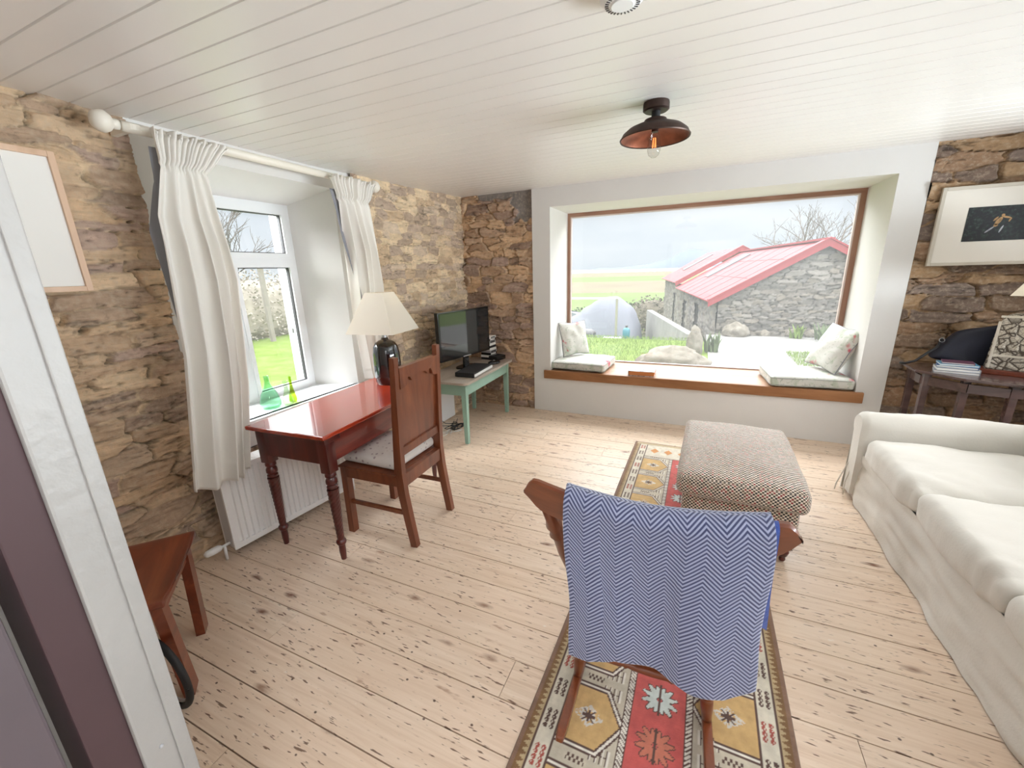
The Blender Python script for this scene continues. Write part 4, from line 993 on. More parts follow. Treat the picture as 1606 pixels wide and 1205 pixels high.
for zz in (0.12, 0.385): box(b, -0.08, 0.16, -0.067, -0.058, zz, zz + 0.015, 0.003)
obj('raised_border', b, plain('pale stone edge', S(214, 206, 192), 0.8, 0.1, 30), SC)
for k, (xx, zz) in enumerate(((-0.04, 0.15), (0.02, 0.14), (0.09, 0.15), (-0.01, 0.26), (0.07, 0.27))):
    b = bmesh.new(); lathe(b, [(0, 0), (0.016, 0.004), (0.020, 0.03), (0.014, 0.055), (0.008, 0.062), (0.014, 0.07), (0.012, 0.088), (0, 0.094)], 12); o = obj('relief_figure', b, cv.m, SC, smooth=True, loc=(xx, -0.062, zz)); o.scale = (1, 0.5, 1)
obj('plinth', bx(-0.13, 0.20, -0.09, 0.09, 0, 0.03, 0.004), M['stoolwood'], SC)
# lamp on that table
RLm = thing('table_lamp', 'cream pyramid-shaded lamp on the dark table at the right edge', 'lamp', (2.13, 3.66, OZ), 0)
b = bmesh.new(); lathe(b, [(0, 0), (0.055, 0), (0.058, 0.02), (0.03, 0.05), (0.036, 0.12), (0.044, 0.22), (0.034, 0.34), (0.02, 0.38), (0.012, 0.42), (0.012, 0.56), (0, 0.56)], 28); obj('lamp_base', b, plain('brown ceramic', S(90, 60, 46), 0.3), RLm, smooth='auto')
pyramid_shade(RLm, 0.545, 0.90, 0.245, 0.085, math.radians(-42))

# ------------------------------------------------------------------ sofa
SF = thing('sofa', 'long ivory loose-covered sofa with rolled arm and box cushions along the right side', 'sofa', (1.08, 1.10, 0))
SL = 2.02; SD = 0.93
def fr(v): return nz(v, 5.5, 1.0) * 0.010 + nz(v, 14, 3.0) * 0.004
# loose cover skirt and seat base
n, m = 150, 26; P = np.zeros((n, m, 3))
for i in range(n):
    for j in range(m):
        yv = -0.30 + (SL + 0.42) * i / (n - 1); s = j / (m - 1); z = 0.33 - 0.325 * s
        f = 0.010 + 0.030 * s; x = -0.005 - 0.022 * s + (0.008 + 0.016 * s) * (0.5 * nz((yv * 5, s * 1.5, 0), 1, 2) + 0.3 * nz((yv * 11 + s * 2, s * 3, 4), 1)) + 0.012 * nz((yv * 3, s * 5, 1), 1.6)
        P[i, j] = (x, yv, z)
o = grid_mesh('skirt', P, None, M['sofacloth']); o.parent = SF
# far end of the skirt with an open corner pleat
n2, m2 = 40, 22; P = np.zeros((n2, m2, 3))
for i in range(n2):
    for j in range(m2):
        s = j / (m2 - 1); t = i / (n2 - 1); P[i, j] = (-0.045 - 0.035 * s * math.sin(t * 9) * (1 - t) + SD * t ** 1.4, 2.17 + 0.03 * s + 0.020 * s * math.sin(t * 26), 0.36 - 0.355 * s)
o = grid_mesh('skirt', P, None, M['sofacloth']); o.parent = SF
for y0 in (2.14,):
    b = bmesh.new(); tube(b, [(-0.02, y0, 0.31), (-0.05, y0 + .01, 0.20), (-0.085, y0 + 0.02, 0.05), (-0.088, y0 + .02, 0.006)], 0.004, 6); tube(b, [(-0.02, y0 + .01, 0.31), (-0.035, y0 - .03, 0.22), (-0.06, y0 - 0.05, 0.10), (-0.058, y0 - .05, 0.006)], 0.004, 6); obj('cover_tie', b, M['sofacloth'], SF, smooth=True)
obj('base', soft_box(SD / 2 - 0.02, SL / 2 + 0.14, 0.14, 0.03, 20), M['sofacloth'], SF, smooth=True, loc=(SD / 2 + 0.015, SL / 2 - 0.02, 0.19))
# far arm: rolled over outwards
def arm(y0):
    b = bmesh.new(); prof = []
    n = 26
    for k in range(n):
        a = -0.35 * PI + 1.75 * PI * k / (n - 1)
        prof.append((0.02 + 0.098 * math.sin(a) * 1.0, 0.505 + 0.098 * -math.cos(a)))
    prof = [(-0.055, 0.04)] + [(-0.055, 0.30), (-0.058, 0.42)] + [(0.035 - 0.095 * math.cos(t), 0.512 + 0.092 * math.sin(t)) for t in [(-0.25 + 1.5 * k / 18) * PI for k in range(19)]][3:] + [(0.075, 0.40), (0.065, 0.30), (0.065, 0.04)]
    steps = 44; rings = []
    for i in range(steps + 1):
        t = i / steps; x = -0.045 + (SD + 0.045) * t; k = 1.0 - 0.25 * max(0, 1 - t / 0.035) ** 2
        rings.append([])
        for yy, zz in prof:
            q = Vector((x, y0 + 0.01 + (yy - 0.01) * (k if zz > 0.4 else 1), 0.505 + (zz - 0.505) * (k if zz > 0.4 else 1))); w = 0.010 * nz(q, 6, 5) + 0.005 * nz(q, 17, 9)
            q.y += w; q.z += w * 0.6; rings[-1].append(b.verts.new(q))
    for r0, r1 in zip(rings, rings[1:]):
        for k in range(len(prof) - 1): b.faces.new((r0[k], r0[k + 1], r1[k + 1], r1[k]))
    b.faces.new(rings[0]); b.faces.new(rings[-1])
    obj('arm', b, M['sofacloth'], SF, smooth='auto')
arm(2.09); arm(-0.12)
# back
obj('backrest', soft_box(0.11, SL / 2 + 0.16, 0.36, 0.09, 26, lambda v, d: v + d * fr(v)), M['sofacloth'], SF, smooth=True, loc=(SD + 0.02, SL / 2 - 0.02, 0.46))
def seatc(y0, y1, o):
    hy = (y1 - y0) / 2
    def f(v, d):
        k = max(0, 1 - (abs(v.y) / hy) ** 3) * max(0, 1 - (abs(v.x + 0.1) / 0.5) ** 4)
        v2 = Vector(v); v2.z += 0.035 * k * (1 if v.z > 0 else 0)
        edge = max(0, (-v.x - 0.20) / 0.2)
        crn = max(0.0, (-v.y / hy - 0.45) / 0.55) if True else 0
        rip = 0.014 * math.sin(v.y * 62 + v.x * 26 + 5 * nz(v, 5, o)) * (0.25 + edge) * max(0, crn) * 0.9
        v2 += d * (rip + 0.011 * nz(v, 6, o) + 0.004 * nz(v, 19, o)); v2.x -= 0.02 * (1 - (v.y / hy) ** 2) * (v.x < 0)
        return v2
    c = obj('seat_cushion', soft_box(0.40, hy, 0.075, 0.055, 46, f), M['sofacloth'], SF, smooth=True, loc=(0.375, (y0 + y1) / 2, 0.385))
seatc(1.335, 2.005, 1.1); seatc(0.66, 1.325, 4.4); seatc(-0.02, 0.65, 7.7)
for y in (0.33, 1.0, 1.67):
    obj('back_cushion', soft_box(0.09, 0.325, 0.20, 0.07, 22, lambda v, d, o=y: v + d * (0.02 * nz(v, 5, o * 5))), M['sofacloth'], SF, smooth=True, loc=(SD - 0.15, y, 0.65))

# ------------------------------------------------------------------ footstool
OTm = thing('ottoman', 'long upholstered footstool in a brown and red checked weave on short turned legs', 'footstool', (0.30, 2.68, 0.009), math.radians(-1.5))
OX, OY = 0.315, 0.475
def otf(v, d):
    k = max(0, 1 - (v.x / OX) ** 2) * max(0, 1 - (v.y / OY) ** 2)
    return Vector((v.x, v.y, v.z + (0.035 * k if v.z > 0 else 0) - 0.012 * (abs(v.y) / OY) ** 4)) + d * 0.005 * nz(v, 6, 3)
obj('cushion_top', soft_box(OX, OY, 0.066, 0.045, 34, otf, uv=1.0), M['check'], OTm, smooth=True, loc=(0, 0, 0.385))
obj('skirt_box', soft_box(OX - 0.035, OY - 0.035, 0.125, 0.02, 24, lambda v, d: v + d * 0.003 * nz(v, 7, 1), uv=1.0), M['check'], OTm, smooth=True, loc=(0, 0, 0.205))
b = bmesh.new(); r = 0.03
for cx_, cy_, a0 in ((1, -1, -90),): pass
pts = []
for cx_, cy_, a0 in ((OX - .04 - r, -OY + .04 + r, -90), (OX - .04 - r, OY - .04 - r, 0), (-OX + .04 + r, OY - .04 - r, 90), (-OX + .04 + r, -OY + .04 + r, 180)):
    for k in range(5): a = math.radians(a0 + k * 22.5); pts.append((cx_ + (r + .002) * math.cos(a), cy_ + (r + .002) * math.sin(a), 0.322))
pts.append(pts[0]); tube(b, pts, 0.005, 6, False); obj('piping', b, plain('brown piping', S(120, 84, 64), 0.8), OTm, smooth=True)
for x in (-OX + 0.075, OX - 0.075):
    for yv in (-OY + 0.08, OY - 0.08):
        b = bmesh.new(); lathe(b, [(0, 0.0), (0.014, 0), (0.016, 0.012), (0.013, 0.02), (0.022, 0.035), (0.028, 0.055), (0.022, 0.07), (0.03, 0.078), (0.03, 0.09), (0, 0.09)], 20, (x, yv, 0)); obj('leg', b, M['mahogany_leg'], OTm, smooth='auto')

# ------------------------------------------------------------------ rug
RW, RLn = 0.86, 3.3
def rug_colors(A, B):
    """A across 0..RW, B along 0..RLn from the near end"""
    h = lambda r, g, b: np.array([lin(r), lin(g), lin(b)])
    cream = h(214, 206, 190); dark = h(92, 70, 64); gold = h(206, 172, 118); red = h(200, 96, 92); brown = h(134, 106, 90); white = h(230, 226, 216); grey = h(170, 172, 168); rust = h(166, 84, 74)
    c = np.zeros(A.shape + (3,)); c[:] = cream
    X = np.minimum(A, RW - A); side = A > RW / 2
    def put(m_, v): c[m_] = v
    put(X < 0.018, brown)
    z = (X >= 0.018) & (X < 0.052); zig = 0.018 + 0.017 + 0.011 * (2 * np.abs(((B / 0.022) % 1) - 0.5) * 2 - 1)
    put(z, h(186, 166, 130)); put(z & (X < zig), h(128, 98, 66)); put((np.abs(X - 0.052) < 0.0025), dark)
    # cream band with little paired motifs
    bd = (X >= 0.0545) & (X < 0.112); put(bd, h(214, 208, 192))
    cell = 0.125; kb = np.floor(B / cell); lb = (B - (kb + 0.5) * cell); lx = X - 0.083
    for dx in (-0.011, 0.011):
        q = (np.abs(lb) < 0.036) & (np.abs(lx - dx) < 0.0085)
        w = np.abs(np.sin(lb * 175)) * 0.0075
        mot = q & (np.abs(np.abs(lx - dx) - w * 0.75) < 0.0022) | ((np.abs(lb) < 0.036) & (np.abs(lx - dx) < 0.0016))
        put(mot & ((kb % 3) != 1), dark); put(mot & ((kb % 3) == 1), rust)
    put(np.abs(X - 0.113) < 0.0022, dark)
    # field with medallions
    f = (X >= 0.115) & (X < 0.318); fx = X - 0.2165; per = 0.30; ph = np.where(side, 0.11, 0.0); kb = np.floor((B + ph) / per); fb = (B + ph) - (kb + 0.5) * per
    fx2 = np.where(side, -fx, fx)
    hexd = np.maximum(np.abs(fb) / 0.105, (np.abs(fb) * 0.62 + np.maximum(0, fx + 0.02) ) / 0.118)
    inside = f & (hexd < 1); bord = f & (hexd >= 1) & (hexd < 1.13); bo2 = f & (np.abs(hexd - 1.0) < 0.03) | f & (np.abs(hexd - 1.14) < 0.03)
    put(f, h(200, 192, 174)); put(inside, gold); put(bord, white); put(bo2, dark)
    inn = f & (np.abs(fb) / 0.04 + np.abs(fx + 0.012) / 0.055 < 1) & (fbm(A * 160, B * 160, 3) > 0.42); put(inn, h(210, 208, 200))
    cr = f & (((np.abs(fb) < 0.004) | (np.abs(fx + 0.012) < 0.004) | (np.abs(np.abs(fb) - np.abs(fx + 0.012)) < 0.003)) & (np.abs(fb) < 0.022) & (np.abs(fx + 0.012) < 0.022)); put(cr, dark)
    # hooks between medallions
    g = np.abs(np.abs(fb) - 0.150 + 0.0); sm = f & (np.abs(fb) > 0.128) & (np.abs(fx + 0.02) < 0.03)
    put(sm & (((B * 90).astype(int) + (A * 130).astype(int)) % 2 == 0) & (g < 0.012), dark)
    comb = f & (np.abs(fb) > 0.085) & (np.abs(fb) < 0.135) & (fx > 0.02) & (fx < 0.085)
    cb = comb & ((((fx * 100) % 1.8) < 0.45) | (np.abs(np.abs(fb) - 0.11) < 0.0025)); put(cb & (hexd > 1.16), dark)
    wv = comb & ((((fx * 100 - 0.5) % 1.8) < 0.5)) & (hexd > 1.16); put(wv, white)
    # braid borders
    br = (X >= 0.318) & (X < 0.342); put(br, white); put(br & ((((B + X * 0.9) / 0.014) % 1) < 0.38), dark); put(np.abs(X - 0.318) < 0.002, dark); put(np.abs(X - 0.342) < 0.002, dark)
    # red middle with splayed leaf motifs
    r_ = X >= 0.343; put(r_, red * 1.0); mx = A - RW / 2; per = 0.165; kb = np.floor(B / per); mb = B - (kb + 0.5) * per
    ax, ab = np.abs(mx), np.abs(mb)
    leaf = np.zeros(A.shape, bool); edge = np.zeros(A.shape, bool)
    for ang, L, W in ((0.30, 0.062, 0.0085), (0.85, 0.062, 0.009), (1.32, 0.052, 0.0085)):
        t = ax * math.cos(ang) + ab * math.sin(ang); s = np.abs(-ax * math.sin(ang) + ab * math.cos(ang)); wd = W * np.clip(1.2 - np.abs(t - L * 0.55) / (L * 0.55), 0, 1)
        leaf |= (t > 0.010) & (t < L) & (s < wd); edge |= (t > 0.008) & (t < L + 0.003) & (s < wd + 0.0032)
    md = (np.where(kb % 3 == 1, 1, 0)).astype(bool)
    put(r_ & edge, dark); put(r_ & leaf, h(206, 216, 212)); put(r_ & leaf & md, h(196, 120, 100))
    put(r_ & (ax < 0.0025) & (ab < 0.06), dark)
    # far end panel
    en = (B > RLn - 0.30) & (X > 0.115); put(en, h(214, 206, 190))
    ex = ((A - 0.02) % 0.11) - 0.055; eb = B - (RLn - 0.17); put(en & (np.abs(ex) / 0.035 + np.abs(eb) / 0.05 < 1), h(206, 146, 90)); put(en & (np.abs(B - (RLn - 0.295)) < 0.003), dark); put((B > RLn - 0.055) & (X > 0.02), h(190, 172, 140)); put(B > RLn - 0.012, brown)
    c *= (0.80 + 0.4 * fbm(A * 40, B * 25, 77))[..., None] * (0.9 + 0.2 * fbm(A * 3, B * 60, 79))[..., None]
    return np.clip(c, 0, 1)
res = 0.0038; na, nb = int(RW / res), int(RLn / res); a_ = np.linspace(0, RW, na); b_ = np.linspace(0, RLn, nb); A, B = np.meshgrid(a_, b_, indexing='ij')
colr = rug_colors(A, B)
edgew = 0.006 * (fbm(B * 2.2, A * 0 + 3, 5) - 0.5)
Zr = 0.007 + 0.002 * (fbm(A * 5, B * 5, 8) - 0.5)
Zr[0, :] = Zr[-1, :] = 0.001; Zr[:, 0] = Zr[:, -1] = 0.001
# near part bows a little to the left on its left edge as in the photo
Pr = np.stack([A - RW / 2 + 0.02 * np.sin(B * 1.7) * 0.3, B, Zr], -1)
rg = grid_mesh('rug', Pr, colr, M['rug']); tag(rg, 'long narrow patterned wool runner with a red middle band on the floorboards', 'rug')
rg.location = (-0.025, 0.34, 0.0); rg.rotation_euler = (0, 0, math.radians(-0.8))

# ------------------------------------------------------------------ rocking chair with blanket, seen from behind
RC = thing('rocking_chair', 'brown wooden rocking chair seen from behind, standing on the patterned rug', 'rocking chair', (-0.08, 1.30, 0), math.radians(1.5))
# local: +y is the way it faces; crest at y = -0.33
def runner(x):
    b = bmesh.new(); pts = []
    for k in range(26):
        t = k / 25; y = -0.36 + 0.98 * t; a = (y - 0.10) / 1.15; z = 0.032 + 1.15 * (1 - math.cos(a)) * 0.42
        pts.append((x, y, z))
    w = [0.024] + [0.030] * 24 + [0.024]; dd = [0.02] + [0.030] * 24 + [0.02]
    sweep(b, pts, w, dd, (1, 0, 0)); bmesh.ops.bevel(b, geom=list(b.edges), offset=0.004, segments=1, affect='EDGES'); return b
turn = [(0.0, 0.016), (0.10, 0.017), (0.2, 0.021), (0.32, 0.022), (0.36, 0.0165), (0.38, 0.024), (0.40, 0.0165), (0.45, 0.021), (0.6, 0.023), (0.72, 0.019), (0.75, 0.025), (0.78, 0.018), (0.82, 0.024), (0.86, 0.018), (1.0, 0.016)]
def turned(b, p0, p1, k=1.0, n=14):
    p0, p1 = Vector(p0), Vector(p1); tube(b, [p0.lerp(p1, t) for t, r in turn], [r * k for t, r in turn], n); return b
for s in (-1, 1):
    obj('rocker', runner(0.225 * s), M['rockwood'], RC, smooth=False)
    for yy, yt in ((-0.10, -0.15), (0.32, 0.26)):
        b = bmesh.new(); turned(b, (0.225 * s, yy, 0.045), (0.19 * s, yt, 0.40), 0.95); obj('leg', b, M['rockwood'], RC, smooth=True)
    b = bmesh.new(); turned(b, (0.168 * s, -0.155, 0.42), (0.272 * s, -0.345, 0.935), 1.05); obj('back_post', b, M['rockwood'], RC, smooth=True)
b = bmesh.new(); turned(b, (-0.205, 0.29, 0.22), (0.205, 0.29, 0.22), 0.7); obj('stretcher', b, M['rockwood_x'], RC, smooth=True)
b = bmesh.new(); turned(b, (-0.205, -0.12, 0.20), (0.205, -0.12, 0.20), 0.7); obj('stretcher', b, M['rockwood_x'], RC, smooth=True)
def seatf(v, d):
    return Vector((v.x * (1 - 0.06 * (v.y < 0)), v.y, v.z - 0.02 * max(0, 1 - (v.x / 0.2) ** 2) * max(0, 1 - (v.y / 0.2) ** 2) * (v.z > 0)))
obj('seat', soft_box(0.245, 0.235, 0.02, 0.015, 20, seatf), M['rockwood_x'], RC, smooth=True, loc=(0, 0.04, 0.42))
for k in range(5):
    x = -0.15 + 0.075 * k; b = bmesh.new(); turned(b, (x * 0.95, -0.17, 0.43), (x * 1.12, -0.335, 0.925), 0.5, 10); obj('spindle', b, M['rockwood'], RC, smooth=True)
# crest rail: curved in plan, rounded ends rising
b = bmesh.new(); N = 40; outline = []
def crest_top(u): a = abs(u); return 0.998 + 0.030 * a ** 1.5 - (0.055 * max(0, (a - 0.86) / 0.14) ** 2)
def crest_bot(u): a = abs(u); return 0.908 - 0.0 * a + 0.022 * max(0, (a - 0.55) / 0.45) ** 1.5 + 0.045 * max(0, (a - 0.84) / 0.16) ** 1.6
rows = []
for i in range(N + 1):
    u = -1 + 2 * i / N; x = 0.32 * u; yc = -0.345 - 0.045 * (1 - u * u) + 0.0; zt, zb2 = crest_top(u), crest_bot(u); lean = 0.28
    rr = []
    for (yo, z) in ((-0.011, zb2), (-0.012, zt - 0.006), (-0.006, zt), (0.006, zt), (0.012, zt - 0.006), (0.011, zb2)):
        rr.append(b.verts.new((x, yc + yo - (z - 0.9) * lean, z)))
    rows.append(rr)
for r0, r1 in zip(rows, rows[1:]):
    for k in range(6): b.faces.new((r0[k], r0[(k + 1) % 6], r1[(k + 1) % 6], r1[k]))
b.faces.new(rows[0]); b.faces.new(rows[-1]); obj('crest_rail', b, M['rockwood_x'], RC, smooth='auto')
# blanket folded over the crest rail
BL = thing('blanket', 'blue and white herringbone wool blanket draped over the back of the rocking chair', 'blanket', (-0.08, 1.30, 0), math.radians(1.5))
def blanket_sheet(off, u0, u1, L0, L1, seed, front):
    n, m = 110, 150; P = np.zeros((n, m, 3)); UV = np.zeros((n, m, 2))
    for i in range(n):
        t = i / (n - 1); u = u0 + (u1 - u0) * t; L = L0 + (L1 - L0) * t
        if front: L = np.interp(t, [0, 0.12, 0.28, 0.5, 0.68, 0.85, 1.0], [L0, L0 - 0.01, L0 - 0.05, L0 - 0.045, L0 - 0.02, L0 - 0.015, L1])
        cu_ = u / 0.335; yc = -0.345 - 0.045 * (1 - cu_ * cu_); zt = crest_top(cu_) + off + 0.006; ytop = yc - (zt - 0.9) * 0.28
        for j in range(m):
            s = j / (m - 1) * L - (0.0 if front else 0.0)
            r = 0.020 + off
            if s < r * PI / 2: a = s / r; yy = -r * math.sin(a); zz = -r * (1 - math.cos(a))
            else: d = s - r * PI / 2; yy = -r - 0.03 * d; zz = -r - d
            k = min(1, max(0, s - 0.03) / 0.25)
            wav = 0.010 * math.sin(t * 8.5 + seed) + 0.008 * nz((t * 5, s * 4, seed), 1) + 0.014 * math.sin(t * 15 + s * 6 + seed) * min(1, s * 1.3) * (0.35 + 0.65 * (0.2 < t < 0.6))
            taper = 1 - 0.045 * (s / 0.55)
            x = u * taper + 0.010 * nz((s * 5, t, seed + 3), 1) + 0.020 * (s / 0.5)
            P[i, j] = (x, ytop + (yy + (-1) * k * wav if front else -yy + k * wav), zt + zz); UV[i, j] = (t * (u1 - u0) + 1.0, s + 1.0)
    return P, UV
P, UV = blanket_sheet(0.010, -0.190, 0.25, 0.478, 0.432, 1.0, True)
o = grid_mesh('back_fold', P, None, M['herring'], uvs=UV); o.parent = BL; md = o.modifiers.new('th', 'SOLIDIFY'); md.thickness = 0.008; md.offset = -1
P, UV = blanket_sheet(0.010, -0.192, 0.25, 0.36, 0.36, 1.0, False)
o = grid_mesh('front_fold', P, None, M['herring'], uvs=UV); o.parent = BL; md = o.modifiers.new('th', 'SOLIDIFY'); md.thickness = 0.008; md.offset = 1
P, UV = blanket_sheet(0.002, -0.17, 0.264, 0.24, 0.28, 2.0, True)
o = grid_mesh('under_layer', P, None, M['bluewool'], uvs=UV); o.parent = BL; o['label'] = 'deep blue underside of the blanket'

# ------------------------------------------------------------------ stool behind the door frame, black rim
STL = thing('stool', 'low reddish brown wooden stool against the left wall beside the door frame', 'stool', (-1.61, 0.555, 0), math.atan2(0.295, -0.35))
# local x runs along the right edge towards the wall, local y across towards the left
SW, SDp, SH = 0.46, 0.36, 0.49
def dish(v, d): return Vector((v.x, v.y, v.z - 0.018 * max(0, 1 - (v.x / 0.2) ** 2) * (v.z > 0)))
obj('seat', soft_box(SW / 2, SDp / 2, 0.014, 0.008, 20, dish), M['stoolwood'], STL, smooth=True, loc=(SW / 2 - .01, SDp / 2 - .01, SH - 0.014))
for x0, x1, y0, y1 in ((0.05, 0.09, 0.03, 0.025), (SW - 0.06, SW - 0.045, 0.03, 0.05), (0.04, 0.05, SDp - 0.05, SDp - 0.03), (SW - 0.06, SW - 0.045, SDp - 0.05, SDp - 0.03)):
    b = bmesh.new(); beam(b, (x1, y1, 0), (x0, y0, SH - 0.026), 0.062, 0.034, (0, 1, 0), 0.05, 0.034); obj('leg', b, M['stoolwood'], STL)
for y in (0.025, SDp - 0.045): obj('apron', bx(0.04, SW - 0.06, y, y + 0.02, SH - 0.10, SH - 0.027), M['stoolwood'], STL)
obj('stretcher', bx(0.02, SW - 0.04, SDp - 0.04, SDp - 0.015, 0.16, 0.19, 0.003), M['stoolwood'], STL)
HP = thing('hoop', 'black rubber-rimmed hoop standing on the floor against the stool', 'hoop', (-1.69, 0.535, 0.0), math.radians(0))
b = bmesh.new(); R_ = 0.142; pts = [(R_ * math.cos(2 * PI * k / 48), 0, R_ + 0.013 + R_ * math.sin(2 * PI * k / 48)) for k in range(49)]
tube(b, pts, 0.0125, 10, False); obj('rim', b, M['blackmatt'], HP, smooth=True)
b = bmesh.new(); pts = [((R_ - .016) * math.cos(2 * PI * k / 48), 0.004, R_ + 0.013 + (R_ - .016) * math.sin(2 * PI * k / 48)) for k in range(49)]
tube(b, pts, 0.006, 8, False); obj('inner_band', b, M['silver'], HP, smooth=True)

# ------------------------------------------------------------------ outside
SHA = Vector((0.546, 12.886, -1.0)); SAX = Vector((-0.150, 0.989, 0)).normalized(); SG = Vector((SAX.y, -SAX.x, 0))
def sp(g, a, z): return SHA + SG * g + SAX * a + Vector((0, 0, z + 1.0))
# ground: lawn terrace close, slope, fields, sea
def ground(name, pts, mat, z0=None):
    bm = bmesh.new(); bm.faces.new([bm.verts.new(p) for p in pts]); o = obj(name, bm, mat); return struct(o)
def gz(y): return np.interp(y, [4.9, 9.0, 11.6, 13.0, 20, 40, 90, 160, 250, 330, 1400], [-0.35, -0.3, -0.3, -1.2, -2.4, -3.2, -3.5, -4.0, -4.4, -4.7, -11.5])
bm = bmesh.new(); ys_ = [4.95, 7, 9, 10.5, 11.7, 12.0, 13, 16, 20, 28, 40]; gr = []
for yv in ys_:
    gr.append([bm.verts.new((x, yv, float(gz(yv)) + (0.65 * min(1, max(0, (x - 0.2) / 2.5)) if 9 < yv < 20 else 0) * (0.0 if yv < 11 else -0.0))) for x in (-60, -20, -8, -3, -1.2, 0.0, 1, 3, 6, 20, 60)])
for r0, r1 in zip(gr, gr[1:]):
    for k in range(len(r0) - 1): bm.faces.new((r0[k], r0[k + 1], r1[k + 1], r1[k]))
struct(obj('lawn', bm, M['lawn']))
ground('lawn', [(-60, -10, -0.3), (-3.0, -10, -0.3), (-3.0, 5.0, -0.3), (-60, 5.0, -0.3)], M['lawn'])
bands = [(40, 90, 'field2'), (90, 160, 'field1'), (160, 190, 'field1'), (190, 250, 'field2'), (250, 330, 'field2'), (330, 1400, 'field1')]
for y0, y1, mt in bands: ground('field', [(-y0 - 200, y0, gz(y0)), (y0 + 200, y0, gz(y0)), (y1 + 200, y1, gz(y1)), (-y1 - 200, y1, gz(y1))], M[mt])
ground('sea', [(-4000, 1400, -11.6), (4000, 1400, -11.6), (6000, 9000, -11.6), (-6000, 9000, -11.6)], M['sea'])
# hills over the sea
bm = bmesh.new(); base = []; topv = []
for k in range(61):
    x = -900 + 1900 * k / 60; hgt = 6 + 122 * math.exp(-((x + 60) / 170) ** 2) + 34 * math.exp(-((x + 300) / 220) ** 2) + 8 * nz((x * 0.01, 0, 0)) + 80 * math.exp(-((x - 380) / 260) ** 2)
    base.append(bm.verts.new((x, 3800, -12))); topv.append(bm.verts.new((x, 4000, hgt)))
for k in range(60): bm.faces.new((base[k], base[k + 1], topv[k + 1], topv[k]))
back = [bm.verts.new((v.co.x, 4400, -12)) for v in topv]
for k in range(60): bm.faces.new((topv[k], topv[k + 1], back[k + 1], back[k]))
o = struct(obj('hills', bm, M['hill'], smooth=True))
# small far cottages / white specks along the shore
for k, (x, y_) in enumerate(((-190, 1180), (-165, 1195), (-140, 1176), (-118, 1215), (-100, 1194), (-84, 1206))):
    bm = bmesh.new(); z0 = float(gz(y_)); prism(bm, [(x, y_, z0), (x + 9, y_, z0), (x + 9, y_, z0 + 3.4), (x + 4.5, y_, z0 + 5.6), (x, y_, z0 + 3.4)], (0, 6, 0))
    tag(obj('cottage', bm, M['radiator']), 'tiny white cottage on the far shore', 'cottage', 'white cottages on the far shore')

# shed
eg, ez, ag, az = -0.15, 0.63, 2.38, 2.05
SHD = thing('stone_shed', 'long stone outbuilding with pink-red sheet roof outside the big window', 'outbuilding', (0, 0, 0))
def wallgrid(name, p0, du_, L, topf, seed, z0, step, cols, mortar, nrm, hr, wr, holes=()):
    us = np.arange(0, L + step, step); vs = np.arange(z0, 2.3, step * 0.7); U, V = np.meshgrid(us, vs, indexing='ij')
    H, c = rubble(U, V, seed, hr[0], hr[1], wr[0], wr[1], cols, mortar, 0.05, 0.22)
    P = np.zeros(U.shape + (3,)); 
    for k in range(3): P[..., k] = p0[k] + du_[k] * U + nrm[k] * H
    P[..., 2] = V; Tz = topf(U); P[..., 2] = np.minimum(V, Tz)
    vc = (V[:-1, :-1] + V[1:, 1:]) / 2; hm = (V[:-1, :-1] >= np.minimum(Tz[:-1, :-1], Tz[1:, :-1]))
    uc = (U[:-1, :-1] + U[1:, 1:]) / 2
    for a, b2, e, f in holes: hm |= (uc > a) & (uc < b2) & (vc > e) & (vc < f)
    o = grid_mesh(name, P, c, M['stoneout'], hm); o.parent = SHD; return o
GC = [(112, 107, 102), (98, 93, 88), (124, 118, 111), (104, 97, 90), (118, 110, 100), (92, 88, 84)]
gt = lambda U: np.where(U < ag, ez + (az - ez) * (U - eg) / (ag - eg), az - (az - ez) * (U - ag) / (ag - eg)) - 0.03
wallgrid('gable_wall', sp(0, 0, -1), SG, 5.0, gt, 5, -1.3, 0.03, GC, (58, 54, 50), -SAX, (0.05, 0.13), (0.16, 0.5))
wallgrid('side_wall', sp(0, 0, -1), SAX, 17.0, lambda U: U * 0 + ez + 0.05 + np.where(U > 8.5, 0.0, 0), 9, -3.2, 0.06, GC, (128, 122, 114), -SG, (0.08, 0.16), (0.12, 0.4), holes=[(3.0, 3.9, -2.5, 0.25), (6.3, 7.2, -2.5, 0.1), (10.5, 11.4, -3, 0.2)])
m4 = Matrix(((SG.x, SAX.x, 0, SHA.x), (SG.y, SAX.y, 0, SHA.y), (0, 0, 1, 0), (0, 0, 0, 1)))
for a, c in ((0.03, 3.0), (3.9, 6.3), (7.2, 10.5), (11.4, 16.9)):
    b = bmesh.new(); box(b, 0.02, 0.45, a, c, -3, 0.6); bmesh.ops.transform(b, matrix=m4, verts=b.verts); obj('pier', b, plain('rough grey stone pier', S(96, 92, 88), 0.9, 0.3, 6), SHD)
for a, c in ((2.95, 3.95), (6.25, 7.25), (10.45, 11.45)):
    b = bmesh.new(); box(b, 0.36, 0.40, a, c, -3, 0.62); bmesh.ops.transform(b, matrix=m4, verts=b.verts); obj('door', b, plain('grey painted door', S(84, 84, 84), 0.8), SHD, label='grey door in a dark opening')
